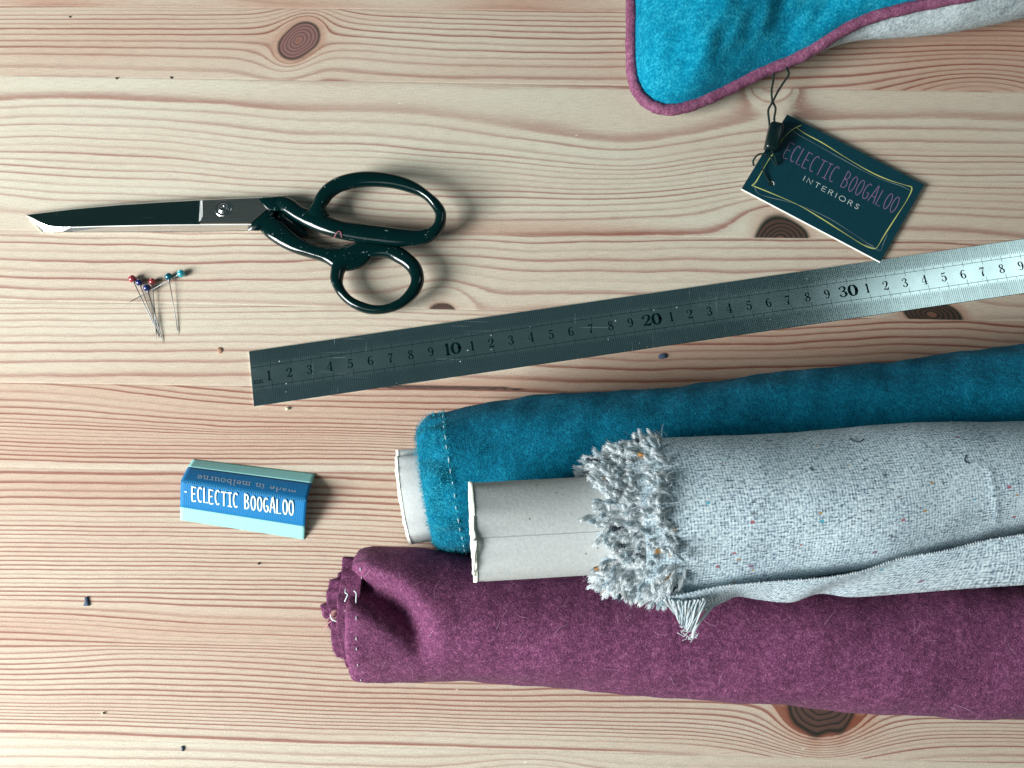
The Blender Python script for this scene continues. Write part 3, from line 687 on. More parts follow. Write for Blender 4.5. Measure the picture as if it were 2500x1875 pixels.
# ------------------------------------------------------------------ scissors
def build_scissors():
    t = thing('scissors', P(545, 520, 0), 'dressmaking shears with steel blades and chipped black enamel handles, lying closed on the table', 'scissors')
    # upper blade: polished plate with a bevel facing down the picture
    z1 = 0.0052; zb = 0.0012
    top = [(62, 525), (180, 511), (290, 501), (400, 494), (490, 489), (560, 486), (640, 483), (668, 494), (655, 513), (636, 528), (615, 547), (520, 547.5), (400, 548.5), (280, 551), (175, 554), (150, 554), (130, 553), (118, 551.5), (102, 544.5), (84, 534.5), (66.5, 525.5)]
    low = [(615, 562), (520, 563.5), (400, 564.5), (280, 565.5), (175, 566), (150, 566), (130, 566), (106, 565.2), (90, 550), (74, 536), (61, 526)]
    mb = MB()
    T = [P(u, v, z1 - (0.0012*max(0, (200-u))/140)) for u, v in top]
    L = [P(u, v, (z1-(0.0012*max(0, (200-u))/140)-0.0013) if u < 140 else max(zb, z1-0.0019-0.0021*min(1, (u-140)/200.))) for u, v in low]
    Bk = [P(u, v, zb) for u, v in top[:10]]
    V = T+L+Bk; nT = len(T); nL = len(L)
    f = [tuple(range(nT))[::-1]]
    mb.add(V, f, 0)
    # back walls under the spine
    fb = [(i, i+1, nT+nL+i+1, nT+nL+i) for i in range(9)]
    mb.add(V, fb, 0)
    fbv = []
    for j in range(nL-1): a = 10+j; fbv.append((a, nT+j, nT+j+1, a+1))
    mb.add(V, fbv, 1)
    blade = mb.build('blade', [M['blade'], M['bevel']], t, False)
    # spine highlight chamfer
    ch = MB()
    for (ua, va), (ub, vb) in zip(top[:6], top[1:7]):
        a = P(ua, va, z1-0.0002); b = P(ub, vb, z1-0.0002); a2 = P(ua, va-2.2, z1-0.0008); b2 = P(ub, vb-2.2, z1-0.0008)
        if ua < 100: a = P(ua, va, z1-0.0014); a2 = P(ua, va-1, z1-0.002)
        ch.add([a, b, b2, a2], [(0, 1, 2, 3)])
    for (ua, va), (ub, vb) in zip(top[10:14], top[11:15]):
        ch.add([P(ua, va, z1+0.00004), P(ub, vb, z1+0.00004), P(ub, vb+2.0, z1-0.0003), P(ua, va+2.0, z1-0.0003)], [(3, 2, 1, 0)])
    # step between the hollow blade and the flat ricasso
    ch.add([P(485.5, 541, z1+0.00005), P(489, 490, z1+0.00005), P(494, 489.5, z1+0.0009), P(495, 528, z1+0.0009), P(490, 538, z1+0.0008)], [(0, 1, 2, 3, 4)])
    ch.build('blade_chamfer', steel('honed edge steel', (0.9, 0.9, 0.88), 0.45), blade, False)
    ric = MB()
    poly = [(494, 489.5), (560, 486), (629, 484), (652, 511), (612, 545), (488, 546), (490, 538), (495, 528)]
    prism(ric, [tuple(P(u, v, z1+0.0009))[:2] for u, v in poly][::-1], z1-0.001, z1+0.0009)
    M['ricasso'] = steel('ricasso steel', (0.50, 0.50, 0.46), 0.22, 0, 0.1)
    ric.build('pivot_plate', M['ricasso'], blade, False)
    # the other blade lies underneath
    mb = MB()
    poly = [(70, 531), (104, 566.5), (200, 567), (400, 566), (604, 563.5), (640, 545), (640, 500), (300, 510)]
    prism(mb, [tuple(P(u, v, 0.001))[:2] for u, v in poly][::-1], 0.0002, 0.0011)
    mb.build('blade', M['bevel'], t, False)
    # screw: domed head in a dimple
    c = P(545, 509, z1+0.0009); sc = MB()
    prof = [(0.0036, 0.00005), (0.0033, 0.00045), (0.0029, 0.0005), (0.0025, 0.00025), (0.0021, 0.0003), (0.0019, 0.0010), (0.0013, 0.0014), (0.0009, 0.0014), (0.0006, 0.0010), (0.0, 0.0009)]
    ns_ = 28; V = [(c.x+r*math.cos(2*PI*j/ns_), c.y+r*math.sin(2*PI*j/ns_), c.z+z) for r, z in [(r*1.25, z) for r, z in prof] for j in range(ns_)]
    sc.add(V, grid_faces(len(prof), ns_, True)); sc.build('pivot_screw', M['screw'], t)
    # handles
    def sweep(mb, pairs, closed=False, k=5, sup=2.25):
        S = smooth_path(pairs, k, closed)
        pts = []; rad = []; fl = []
        for (ou, ov, iu, iv, z, hz) in S:
            a = P(ou, ov, z); b = P(iu, iv, z); pts.append((a+b)/2); rad.append((a-b).length/2); fl.append(hz)
        tube(mb, pts, rad, 18, 0, fl, True, closed, sup=sup)
    a = MB()
    sweep(a, [(655, 486, 662, 509, .0050, .0016), (670, 483, 672, 509, .0054, .0020), (693, 479, 684, 512, .0060, .0026), (711, 486, 700, 523, .0066, .0029), (733, 503, 726, 540, .0072, .0030),
              (758, 513, 760, 556, .0082, .0031), (792, 527, 794, 570, .0092, .0031), (824, 542, 838, 581, .0098, .0031), (870, 547, 880, 590, .0100, .0031),
              (925, 553, 932, 597, .0100, .0031), (975, 559, 980, 602, .0100, .0031), (1015, 562, 1018, 599, .0100, .0031), (1040, 559, 1052, 589, .0102, .0030)])
    sweep(a, [(1010, 602, 1001, 562, .0098, .0029), (1037, 596, 1030, 563, .0100, .0030), (1066, 581, 1045, 558, .0104, .0030), (1083, 559, 1059, 545, .0107, .0030), (1089.4, 532, 1063, 525.4, .0110, .0030),
              (1085.8, 514, 1059.3, 511, .0112, .0030), (1069, 491.6, 1045, 491.6, .0114, .0030), (1042, 465, 1023, 477, .0115, .0030), (1013, 446, 989, 464, .0115, .0030),
              (977, 432.5, 953, 455.5, .0114, .0030), (941, 425.3, 917, 451.8, .0113, .0030), (905, 423, 881, 452.3, .0111, .0030), (869, 425.3, 850, 458, .0109, .0030),
              (835, 434, 821, 467.5, .0106, .0030), (804, 449.4, 801, 484.4, .0103, .0030), (780, 472, 791.6, 503.7, .0099, .0031), (765, 494, 793, 513.3, .0095, .0031),
              (756, 508, 795, 528, .0090, .0031), (762, 530, 806, 542, .0088, .0028)])
    b_ = MB()
    sweep(b_, [(662, 521, 632, 556, .0040, .0018), (668, 527, 634, 561, .0046, .0024), (692, 543, 653, 581, .0054, .0030), (717, 566, 682, 600, .0058, .0031), (746, 588, 718, 616, .0062, .0031),
              (775, 601, 760, 630, .0066, .0031), (808, 606, 794, 642, .0070, .0031), (846, 603, 822, 660, .0073, .0031), (878, 595, 855, 655, .0075, .0030), (905, 590, 890, 636, .0077, .0029)], sup=2.5)
    sweep(b_, [(806, 677, 838.6, 672.5, .0078, .0030), (813, 701, 837.4, 691.7, .0078, .0030), (828, 725.5, 844.7, 708.6, .0079, .0030), (854, 747, 859, 725.5, .0080, .0029),
              (888, 761.7, 883, 738.8, .0082, .0029), (917, 766.5, 912, 746, .0084, .0029), (953, 761.7, 941, 744.8, .0086, .0029), (989, 747, 970, 732.7, .0088, .0030),
              (1018, 720.7, 989.3, 715.9, .0089, .0030), (1032.7, 694, 1001.4, 696.6, .0090, .0030), (1035, 672.5, 1002.6, 679.7, .0090, .0030), (1028, 648, 994, 660.4, .0089, .0030),
              (1011, 629, 977, 643.5, .0088, .0030), (984.5, 610, 953, 631.5, .0086, .0030), (932, 594, 929, 628, .0084, .0030), (886, 588, 892, 634, .0082, .0030), (848, 602, 862, 650, .0080, .0030), (815, 636, 846, 660, .0078, .0030)], True)
    def slab(mb, px, z0, z1, ins=1.6):
        cu = sum(p[0] for p in px)/len(px); cv = sum(p[1] for p in px)/len(px); n = len(px)
        def sh(p, k): d = math.hypot(p[0]-cu, p[1]-cv); return (p[0]+(cu-p[0])*k/d, p[1]+(cv-p[1])*k/d)
        V = [P(*p, z0) for p in px]+[P(*p, z1-0.0006) for p in px]+[P(*sh(p, ins*0.4), z1-0.0002) for p in px]+[P(*sh(p, ins), z1) for p in px]
        f = [tuple(range(3*n, 4*n))[::-1]]
        for L in (0, n, 2*n):
            for i in range(n): f.append((L+i, L+n+i, L+n+(i+1) % n, L+(i+1) % n))
        mb.add(V, f)
    slab(a, [(629, 484), (660, 481), (697, 477.5), (712, 487), (706, 503), (690, 514), (668, 516), (652, 511)], 0.0010, 0.0078, 2.5)
    a.build('handle', M['black_enamel'], t)
    slab(b_, [(655, 511.5), (671, 519), (660, 535), (632, 563.5), (604, 563), (614, 547)], 0.0003, 0.0068)
    slab(b_, [(664, 512), (690, 512), (722, 536), (748, 560), (752, 578), (738, 582), (700, 562), (660, 530)], 0.0008, 0.0046)
    b_.build('handle', M['black_enamel'], t)
    # pink thread caught on the handle
    th = MB(); path = [P(815, 581, .012), P(820, 572, .0135), P(826, 565, .0138), P(832, 568, .0135), P(834, 580, .012)]
    tube(th, [Vector(p) for p in smooth_path([tuple(p) for p in path], 5)], 0.00022, 6)
    o = th.build('thread', M['pinkthread']); tag(o, 'tiny curl of pink thread caught on the black scissor handle', 'thread')
build_scissors()

# ------------------------------------------------------------------ dressmaking pins
def build_pins():
    data = [((323, 680.7), (379.8, 801), 'bead_red', .0026, .0005, 'pin with a bright red pearl head, leftmost of the cluster', 9.6),
            ((340, 689.4), (389, 824), 'bead_navy', .0021, .0003, 'pin with a navy pearl head just right of the bright red one', 9.0),
            ((371.8, 687.3), (382.4, 828.3), 'bead_red', .0021, .0007, 'pin with a dark red pearl head at the right of the cluster', 8.6),
            ((358.8, 702.4), (398.6, 838.4), 'bead_navy', .0029, .0003, 'pin with a violet navy pearl head, lowest of the clustered heads', 9.6),
            ((411.6, 675), (435.5, 818), 'bead_teal', .0023, .0003, 'pin with a dark teal pearl head standing apart from the cluster', 9.6),
            ((442, 667.7), (309, 742), 'bead_cyan', .0021, .0026, 'pin with a light cyan pearl head, its shaft crossing the other pins', 9.6)]
    proto = None
    for (h, tp, m, z0, z1, lab, rpx) in data:
        a = P(*h, z0); b = P(*tp, z1)
        r = rpx/5000.
        t = thing('dress_pin', (a.x, a.y, 0), lab, 'pin', 'pearl headed dressmaking pins on the table')
        hd = MB(); n1, n2 = 16, 24
        V = [(a.x+r*math.sin(PI*i/n1)*math.cos(2*PI*j/n2), a.y+r*math.sin(PI*i/n1)*math.sin(2*PI*j/n2), a.z+r*math.cos(PI*i/n1)) for i in range(n1+1) for j in range(n2)]
        hd.add(V, grid_faces(n1+1, n2, True)); hd.build('pearl_head', M[m], t)
        sh = MB(); d = (b-a).normalized()
        tube(sh, [a+d*r*0.5, a+d*r*1.25, a+d*r*1.3, b-d*0.003, b], [0.0006, 0.00055, 0.00024, 0.00024, 0.00003], 8); sh.build('shaft', M['needle'], t)
build_pins()

# ------------------------------------------------------------------ woven label, folded like a tent
def build_label():
    RZ = 0.0100
    r0 = P(441.8, 1173, RZ); r1 = P(749.3, 1220.5, RZ); f0 = P(440.8, 1269.5, 0.0001); f1 = P(743.6, 1317.3, 0.0001)
    b0 = P(471.2, 1120.8, 0.0002); b1 = P(769.3, 1156, 0.0002)
    t = thing('woven_label', ((r0+r1)/2).to_3d()*1.0-Vector((0, 0, RZ)), 'blue woven cloth label with white lettering, folded like a tent on the table', 'label')
    nf = ((r1-r0).cross(f0-r0)).normalized(); nf = nf if nf.z > 0 else -nf
    nb = ((r1-r0).cross(b0-r0)).normalized(); nb = nb if nb.z > 0 else -nb
    def strip(name, A, B, s0, s1, C0, C1, m, n, parent):
        """A->B ridge ends, C0/C1 foot ends; fraction s0..s1; slightly bellied sheet 0.35 mm thick"""
        mb = MB(); nx, ny = 40, 8; V = []; rr = random.Random(9)
        for side in (0, 1):
            for i in range(nx+1):
                for j in range(ny+1):
                    s = s0+(s1-s0)*j/ny; x = i/nx
                    p = A.lerp(B, x).lerp(C0.lerp(C1, x), s)
                    p = p+n*(0.0006*math.sin(PI*s)-0.00035*side)
                    V.append(p)
        q = (nx+1)*(ny+1); f = []
        for i in range(nx):
            for j in range(ny):
                a = i*(ny+1)+j; f.append((a, a+1, a+ny+2, a+ny+1)); f.append((q+a+ny+1, q+a+ny+2, q+a+1, q+a))
        for i in range(nx):
            a = i*(ny+1); f.append((a, a+ny+1, q+a+ny+1, q+a)); a += ny; f.append((a+ny+1, a, q+a, q+a+ny+1))
        for j in range(ny):
            a = j; f.append((a+1, a, q+a, q+a+1)); a = nx*(ny+1)+j; f.append((a, a+1, q+a+1, q+a))
        mb.add(V, f); return mb.build(name, m, parent)
    strip('front_panel', r0, r1, 0.0, 0.655, f0, f1, M['lab_blue'], nf, t)
    strip('front_band', r0, r1, 0.655, 1.0, f0, f1, M['lab_pale'], nf, t)
    strip('back_panel', r0, r1, 0.0, 0.60, b0, b1, M['lab_blue'], nb, t)
    strip('back_band', r0, r1, 0.60, 1.0, b0, b1, M['lab_pale'], nb, t)
    mb = MB(); s = 5.267
    def q(x, y): return (400+x/s, 1080+y/s)
    text_px(mb, 'ECLECTIC BOOGALOO', CAPS, q(362, 752), q(1668, 940), (-0.3, -34), 0.00064, (r0+nf*0.0006, nf), 0.00012, .20, 0.12)
    text_px(mb, 'O', {'O': (.4, [[(0, 0), (.4, 0)]])}, q(270, 634), q(292, 636), (0, -3), 0.0005, (r0+nf*0.0006, nf), 0.0001)
    mb.build('lettering', M['lab_thread'], t, False)
    mb = MB()
    text_px(mb, 'made in melbourne', LOW, q(1705, 600), q(438, 420), (-1.5, 8.2), 0.00034, (r0+nb*0.0006, nb), 0.00014, .14)
    mb.build('lettering', M['lab_serif'], t, False)
    # woven ridge picks
    mb = MB()
    for i in range(60):
        x = (i+.3)/60; p = r0.lerp(r1, x); e = (r1-r0).normalized()
        tube(mb, [p+nf*0.0001-e*0.0003+Vector((0,0,0.0001)), p+(f0-r0).normalized()*0.0009+nf*0.0002+e*0.0003], 0.00014, 5)
    mb.build('fold_stitches', simple('sky blue pick', (0.10, 0.42, 0.68), 0.7, 0, 0.2, 0.2), t)
build_label()

# ------------------------------------------------------------------ swing tag
def build_tag():
    s = 3.318
    def q(x, y): return (1780+x/s, 160+y/s)
    cz = {'top': .0030, 'right': .0022, 'bot': .0018, 'left': .0022}
    a, b, c, d = P(*q(470, 395), .0028), P(*q(1580, 965), .0024), P(*q(1225, 1590), .0020), P(*q(92, 985), .0024)
    d = a+c-b
    n = (b-a).cross(d-a).normalized(); n = n if n.z > 0 else -n
    t = thing('swing_tag', ((a+c)/2).to_3d()-Vector((0, 0, .0024)), 'dark teal card tag with mauve lettering on black cord by the turquoise cushion', 'tag')
    mb = MB(); th = 0.0006; e = 0.0
    V = [a, b, c, d, a-n*th, b-n*th, c-n*th, d-n*th]
    mb.add(V, [(3, 2, 1, 0)], 0); mb.add(V, [(4, 5, 6, 7), (0, 1, 5, 4), (1, 2, 6, 5), (2, 3, 7, 6), (3, 0, 4, 7)], 1)
    # pale core lip showing along the lower long edge
    dn = (c-b).normalized(); ln_ = (c-d).normalized()
    mb.add([d-n*0.00010, c-n*0.00010, c+dn*0.00042-n*0.0006, d+dn*0.00042-n*0.0006], [(0, 1, 2, 3)], 1)
    mb.build('card', [M['card'], M['card_edge']], t, False)
    pl = (a, n)
    mb = MB()
    text_px(mb, 'ECLECTIC BOOGALOO', CAPS, q(432, 742), q(1330, 1200), (18.5, -36), 0.00036, pl, 0.00008, .19, 0.10)
    mb.build('lettering', M['mauve'], t, False)
    mb = MB()
    text_px(mb, 'INTERIORS', WIDE, q(597, 930), q(1040, 1166), (5.2, -10.4), 0.00030, pl, 0.00008, .52)
    mb.build('small_lettering', M['print_white'], t, False)
    def line(mb, pts, w0, z):
        S = smooth_path(pts, 6); P3 = [PP(*q(x, y), *pl)+n*z for x, y in S]
        ribbon(mb, P3, [w0*(0.75+0.35*math.sin(i*0.4)) for i in range(len(P3))], 0, n)
    mb = MB()
    line(mb, [(583, 485), (520, 515), (450, 575), (400, 650), (320, 765), (265, 860), (215, 945), (182, 972), (200, 978), (330, 1030), (560, 1130), (740, 1235), (920, 1350), (1080, 1450), (1165, 1482), (1200, 1470), (1260, 1370), (1360, 1215), (1440, 1090), (1480, 995), (1430, 970), (1300, 930), (1150, 865), (950, 750), (760, 630), (620, 555), (540, 500)], 0.00052, 0.00010)
    mb.build('border_line', M['print_yellow'], t, False)
    mb = MB()
    line(mb, [(490, 510), (560, 560), (720, 650), (900, 750), (1080, 850), (1240, 925), (1390, 975), (1470, 1015)], 0.0003, 0.00013)
    line(mb, [(205, 950), (215, 1010), (250, 1045), (330, 1070), (480, 1105), (640, 1160), (820, 1245), (1000, 1360), (1120, 1440), (1170, 1465)], 0.00026, 0.00013)
    line(mb, [(1280, 1370), (1250, 1440), (1225, 1500), (1180, 1480), (1100, 1450)], 0.00026, 0.00013)
    mb.build('thin_border_line', M['print_thin'], t, False)
    # punched hole with pale rim
    hc = PP(*q(340, 958), *pl); mb = MB()
    def disc(r, z, mi, a0=0, a1=360, r2=0.0):
        K = 20; V = []
        ex = (b-a).normalized(); ey = n.cross(ex)
        for i in range(K+1):
            an = math.radians(a0+(a1-a0)*i/K)
            V += [hc+ex*r*math.cos(an)+ey*r*math.sin(an)+n*z, hc+ex*r2*math.cos(an)+ey*r2*math.sin(an)+n*z]
        mb.add(V, [(2*i, 2*i+1, 2*i+3, 2*i+2) for i in range(K)], mi)
    disc(0.0014, 0.00009, 0); disc(0.0016, 0.00012, 1, 0, 120, 0.00125)
    mb.build('punched_hole', [M['cord'], M['card_edge']], t, False)
    # toggle bead
    mb = MB()
    p0, p1 = P(*q(388, 470), .0085), P(*q(338, 690), .0062)
    pts = [p0.lerp(p1, k) for k in (0, .04, .12, .5, .9, .97, 1)]; rad = [.0024, .0033, .0037, .0038, .0037, .0033, .0024]
    tube(mb, pts, rad, 14, 0, 0.95, True, sup=4.5); mb.build('toggle', M['toggle'], t)
    # cord: two plied strands
    mb = MB()
    def cord(pts, r=0.00042):
        S = [Vector(p) for p in smooth_path([tuple(p) for p in pts], 14)]
        L = 0; off = [0]
        for i in range(1, len(S)): L += (S[i]-S[i-1]).length; off.append(L)
        for k in (0, 1):
            W_ = []
            for i, p in enumerate(S):
                tn = (S[min(i+1, len(S)-1)]-S[max(i-1, 0)]).normalized(); sd = tn.cross(Vector((0, 0, 1))).normalized(); up = sd.cross(tn)
                an = off[i]/0.0022*2*PI+k*PI; W_.append(p+(sd*math.cos(an)+up*math.sin(an))*r*0.72)
            tube(mb, W_, r*0.85, 6)
    cord([P(*q(362, 60), .018), P(*q(357, 130), .014), P(*q(345, 200), .010), P(*q(350, 285), .0085), P(*q(376, 345), .0085), P(*q(366, 420), .0090), P(*q(368, 470), .0085)])
    cord([P(*q(465, 15), .020), P(*q(484, 70), .015), P(*q(440, 140), .0105), P(*q(392, 215), .009), P(*q(352, 295), .010), P(*q(318, 360), .0088), P(*q(322, 430), .0085), P(*q(330, 500), .0080)])
    cord([P(*q(345, 690), .0060), P(*q(372, 740), .0056), P(*q(385, 790), .0045), P(*q(372, 800), .004), P(*q(340, 745), .0052), P(*q(290, 716), .0058), P(*q(235, 722), .0050), P(*q(197, 770), .0032), P(*q(200, 812), .0012)], 0.00036)
    cord([P(*q(340, 700), .0058), P(*q(300, 740), .0058), P(*q(272, 790), .0050), P(*q(276, 850), .0038), P(*q(300, 905), .0034), P(*q(332, 945), .0029)], 0.00030)
    mb.build('cord', M['cord'], t)
build_tag()

# ------------------------------------------------------------------ rolls of cloth
def axis_from(st, r):
    """stations (u, v_top, v_bottom, z) -> centre points & radii ; v_bottom None uses r"""
    out = []
    for (u, vt, vb, z, rr) in st:
        pt = P(u, vt, z)
        if vb is not None: pb = P(u, vb, z); out.append((*((pt+pb)/2), (pt-pb).length/2))
        else: out.append((pt.x, pt.y-rr*1.0, z, rr))
    return out
def interp_axis(ax, n):
    S = smooth_path(ax, max(2, n//(len(ax)-1))); return np.array(S)
def roll_surface(ax, nphi, squash=1.0, prof=None, disp=None):
    """returns V (n,nphi,3), Nrm, arc coords"""
    C = ax[:, :3]; R = ax[:, 3]; n = len(C)
    T = np.gradient(C, axis=0); T /= np.linalg.norm(T, axis=1, keepdims=True)
    up = np.array([0, 0, 1.0]); S = np.cross(up, T); S /= np.linalg.norm(S, axis=1, keepdims=True); K = np.cross(T, S)
    ph = np.linspace(0, 2*PI, nphi, endpoint=False)
    d = np.concatenate([[0], np.cumsum(np.linalg.norm(np.diff(C, axis=0), axis=1))])
    A = np.repeat(d[:, None], nphi, 1); PH = np.repeat(ph[None], n, 0)
    RR = np.repeat(R[:, None], nphi, 1)
    if disp is not None: RR = RR+disp(A, PH)
    Nn = S[:, None]*np.cos(PH)[..., None]+K[:, None]*np.sin(PH)[..., None]*squash
    V = C[:, None]+Nn*RR[..., None]
    Nn = Nn/np.linalg.norm(Nn, axis=2, keepdims=True)
    return V, Nn, A, PH*R.mean(), T
def add_roll_mesh(mb, V, mi=0, cap0=True, cap1=True):
    n, m = V.shape[:2]; base = V.reshape(-1, 3)
    f = grid_faces(n, m, True)
    mb.add(base, f, mi)
def rand_fibres(mb, V, Nn, T, count, L, W, mi, seed, mask=None, curl=0.5, lift=0.15, along=None):
    r = np.random.default_rng(seed); n, m = V.shape[:2]
    i = r.integers(0, n-1, count*2); j = r.integers(0, m, count*2)
    ok = Nn[i, j, 2] > -0.25
    if mask is not None: ok &= mask(V[i, j])
    i = i[ok][:count]; j = j[ok][:count]; a = r.random((len(i), 1))
    p = V[i, j]*(1-a)+V[i+1, j]*a; p = p+(V[i, (j+1) % m]-V[i, j])*r.random((len(i), 1))
    nn = Nn[i, j]; d = r.normal(0, 1, (len(i), 3)); 
    if along is not None: d = d*0.6+np.array(along)
    d = d-nn*(d*nn).sum(1, keepdims=True); d /= np.linalg.norm(d, axis=1, keepdims=True)
    fibres(mb, p+nn*0.00005, d, nn, L*(0.5+r.random(len(i))), W*(0.6+0.8*r.random(len(i))), curl, 5, mi, seed+1, lift)
TEALR = 0.0312; PURR = 0.0300
# teal roll
def build_teal():
    Rm = TEALR
    st = [(1000, 1100, 1262, Rm, 0)]
    L0 = P(1002, 1188, Rm); 
    # axis from the upper silhouette
    A = []
    for u, vt in ((1050, 1014), (1300, 974), (1600, 943), (1900, 908), (2200, 874), (2500, 838), (2900, 792)):
        z = Rm*(1.0 if u > 1050 else 1.0); e = P(u, vt, z*1.05); A.append([e.x, e.y-Rm*1.012, z])
    A = np.array(A); d0 = (A[1]-A[0]); d0 /= np.linalg.norm(d0); A = A+np.array([Rm*d0[1], 0, 0]); A[0] = A[0]+d0*0.0038
    t = thing('fabric_roll', (A[2][0], A[2][1], 0), 'teal wool fabric rolled on a cardboard tube, the roll nearest the steel ruler', 'fabric roll')
    A0 = A[0]-d0*0.0
    ax = []
    for s, k in ((-0.0100, .80), (-0.0092, .86), (-0.0078, .905), (-0.0060, .935), (-0.0040, .958), (-0.0018, .978), (0.0010, .99)): ax.append([*(A0+d0*s), Rm*k])
    S = interp_axis([[*a, Rm] for a in A[0:]], 180); S = S[2:]
    ax = np.array(ax+S.tolist()); 
    def disp(Aa, PHH):
        return 0.0007*sn(Aa*60, PHH*2.0, 11, 3)+0.0010*sn(Aa*14, PHH, 12, 2)*np.clip(Aa*30, 0, 1)+0.0016*np.exp(-((Aa-0.006)/0.005)**2)*sn(PHH*5, Aa*0, 13, 2)
    V, Nn, Ac, Pc, T = roll_surface(ax, 150, 1.0, disp=disp)
    mb = MB(); add_roll_mesh(mb, V)
    # spiral of layers visible on the end: inward cone rings
    cen = V[0].mean(0); rings = [V[0]]
    K = 14
    for k in range(1, K): 
        q = 1-k/K*0.36; off = -0.0012*math.sin(k*2.2)-0.0008*k/K
        rings.append(cen+(V[0]-cen)*q+d0*(-off*0.6+0.0004*k))
    E = np.array(rings); add_roll_mesh(mb, E[:, ::-1])
    rand_fibres(mb, V, Nn, T, 20000, 0.0022, 0.00013, 1, 21, curl=0.55, lift=0.08, along=(0.05, 0.8, 0.1))
    rand_fibres(mb, V, Nn, T, 160, 0.0060, 0.00012, 2, 77, curl=0.5, lift=0.06)
    # fuzzy lip on the end; its paler fibre paints in light from the left
    r = np.random.default_rng(5); n = 11000; j = r.integers(0, 150, n); i = r.integers(0, 8, n); p = V[i, j]+r.normal(0, .0004, (n, 3)); nn = Nn[i, j]
    d = -d0*0.6+nn*0.35+r.normal(0, .7, (n, 3)); d /= np.linalg.norm(d, axis=1, keepdims=True)
    fibres(mb, p, d, nn, 0.0015*(0.4+r.random(n)), 0.00014, 0.6, 5, 2, 33, 0.1)
    mb.build('wool_cloth', [M['teal'], M['teal_fib'], simple('stray and lit teal fibre', (0.03, 0.40, 0.52), .8, 0, .2, .5, 300)], t)
    # cardboard core
    tb = MB(); Rt = 0.0205; cc = np.array(P(988, 1216, 0.0285)); d3 = d0
    axt = np.array([[*(cc+d3*s), Rt*k] for s, k in ((0.0, .985), (.0006, 1.0), (.01, 1.0), (.03, 1.0), (.06, 1.0))])
    Vt, Nt, _, _, _ = roll_surface(axt, 72, 1.0, disp=lambda a, p: 0.0004*sn(a*0, p*3, 4, 2)+0.0006*np.exp(-(a/0.002)**2)*sn(p*7, a*0, 6, 2))
    tb_c = MB(); add_roll_mesh(tb_c, Vt)
    ct = tb_c.build('cardboard_tube', M['board'], t)
    rm = MB(); inner = cc+(Vt[0]-cc)*0.90
    ring = np.array([Vt[1]+Nt[1]*0.0002, Vt[0]+Nt[0]*0.00015-d3*0.0006, inner-d3*0.0004, inner+d3*0.02]); 
    rj = np.random.default_rng(3); ring[1] += rj.normal(0, .00015, ring[1].shape); add_roll_mesh(rm, ring); rm.build('tube_rim', M['board_edge'], ct)
    # stitch line round the end
    sm_ = MB(); i0 = np.searchsorted(Ac[:, 0], 0.0128)
    js = [j for j in range(0, 150) if Nn[i0, j, 2] > -0.2]
    for j in js[::4]:
        for kk in range(1):
            a = Vector(V[i0, j]+Nn[i0, j]*0.0004); b = Vector(V[i0, (j+2) % 150]+Nn[i0, (j+2) % 150]*0.0002); jt = Vector(d0)*random.uniform(-.0002, .0002)
            b = a.lerp(b, random.uniform(.5, 1.1)); md = (a+b)/2+Vector(Nn[i0, j])*0.0004
            tube(sm_, [a+jt, md+jt, b+jt], [0.00012, 0.00018, 0.00012], 6)
    sm_.build('stitching', M['thread_white'], t)
    return A, d0
TA, TD = build_teal()

def seg_dist(X, Y, poly):
    d = np.full(X.shape, 1e9); par = np.zeros(X.shape); tot = len(poly)-1
    for i in range(tot):
        ax_, ay = poly[i]; bx, by = poly[i+1]; L2 = (bx-ax_)**2+(by-ay)**2
        t = np.clip(((X-ax_)*(bx-ax_)+(Y-ay)*(by-ay))/L2, 0, 1); dd = np.hypot(X-ax_-t*(bx-ax_), Y-ay-t*(by-ay))
        m = dd < d; d = np.where(m, dd, d); par = np.where(m, (i+t)/tot, par)
    return d, par
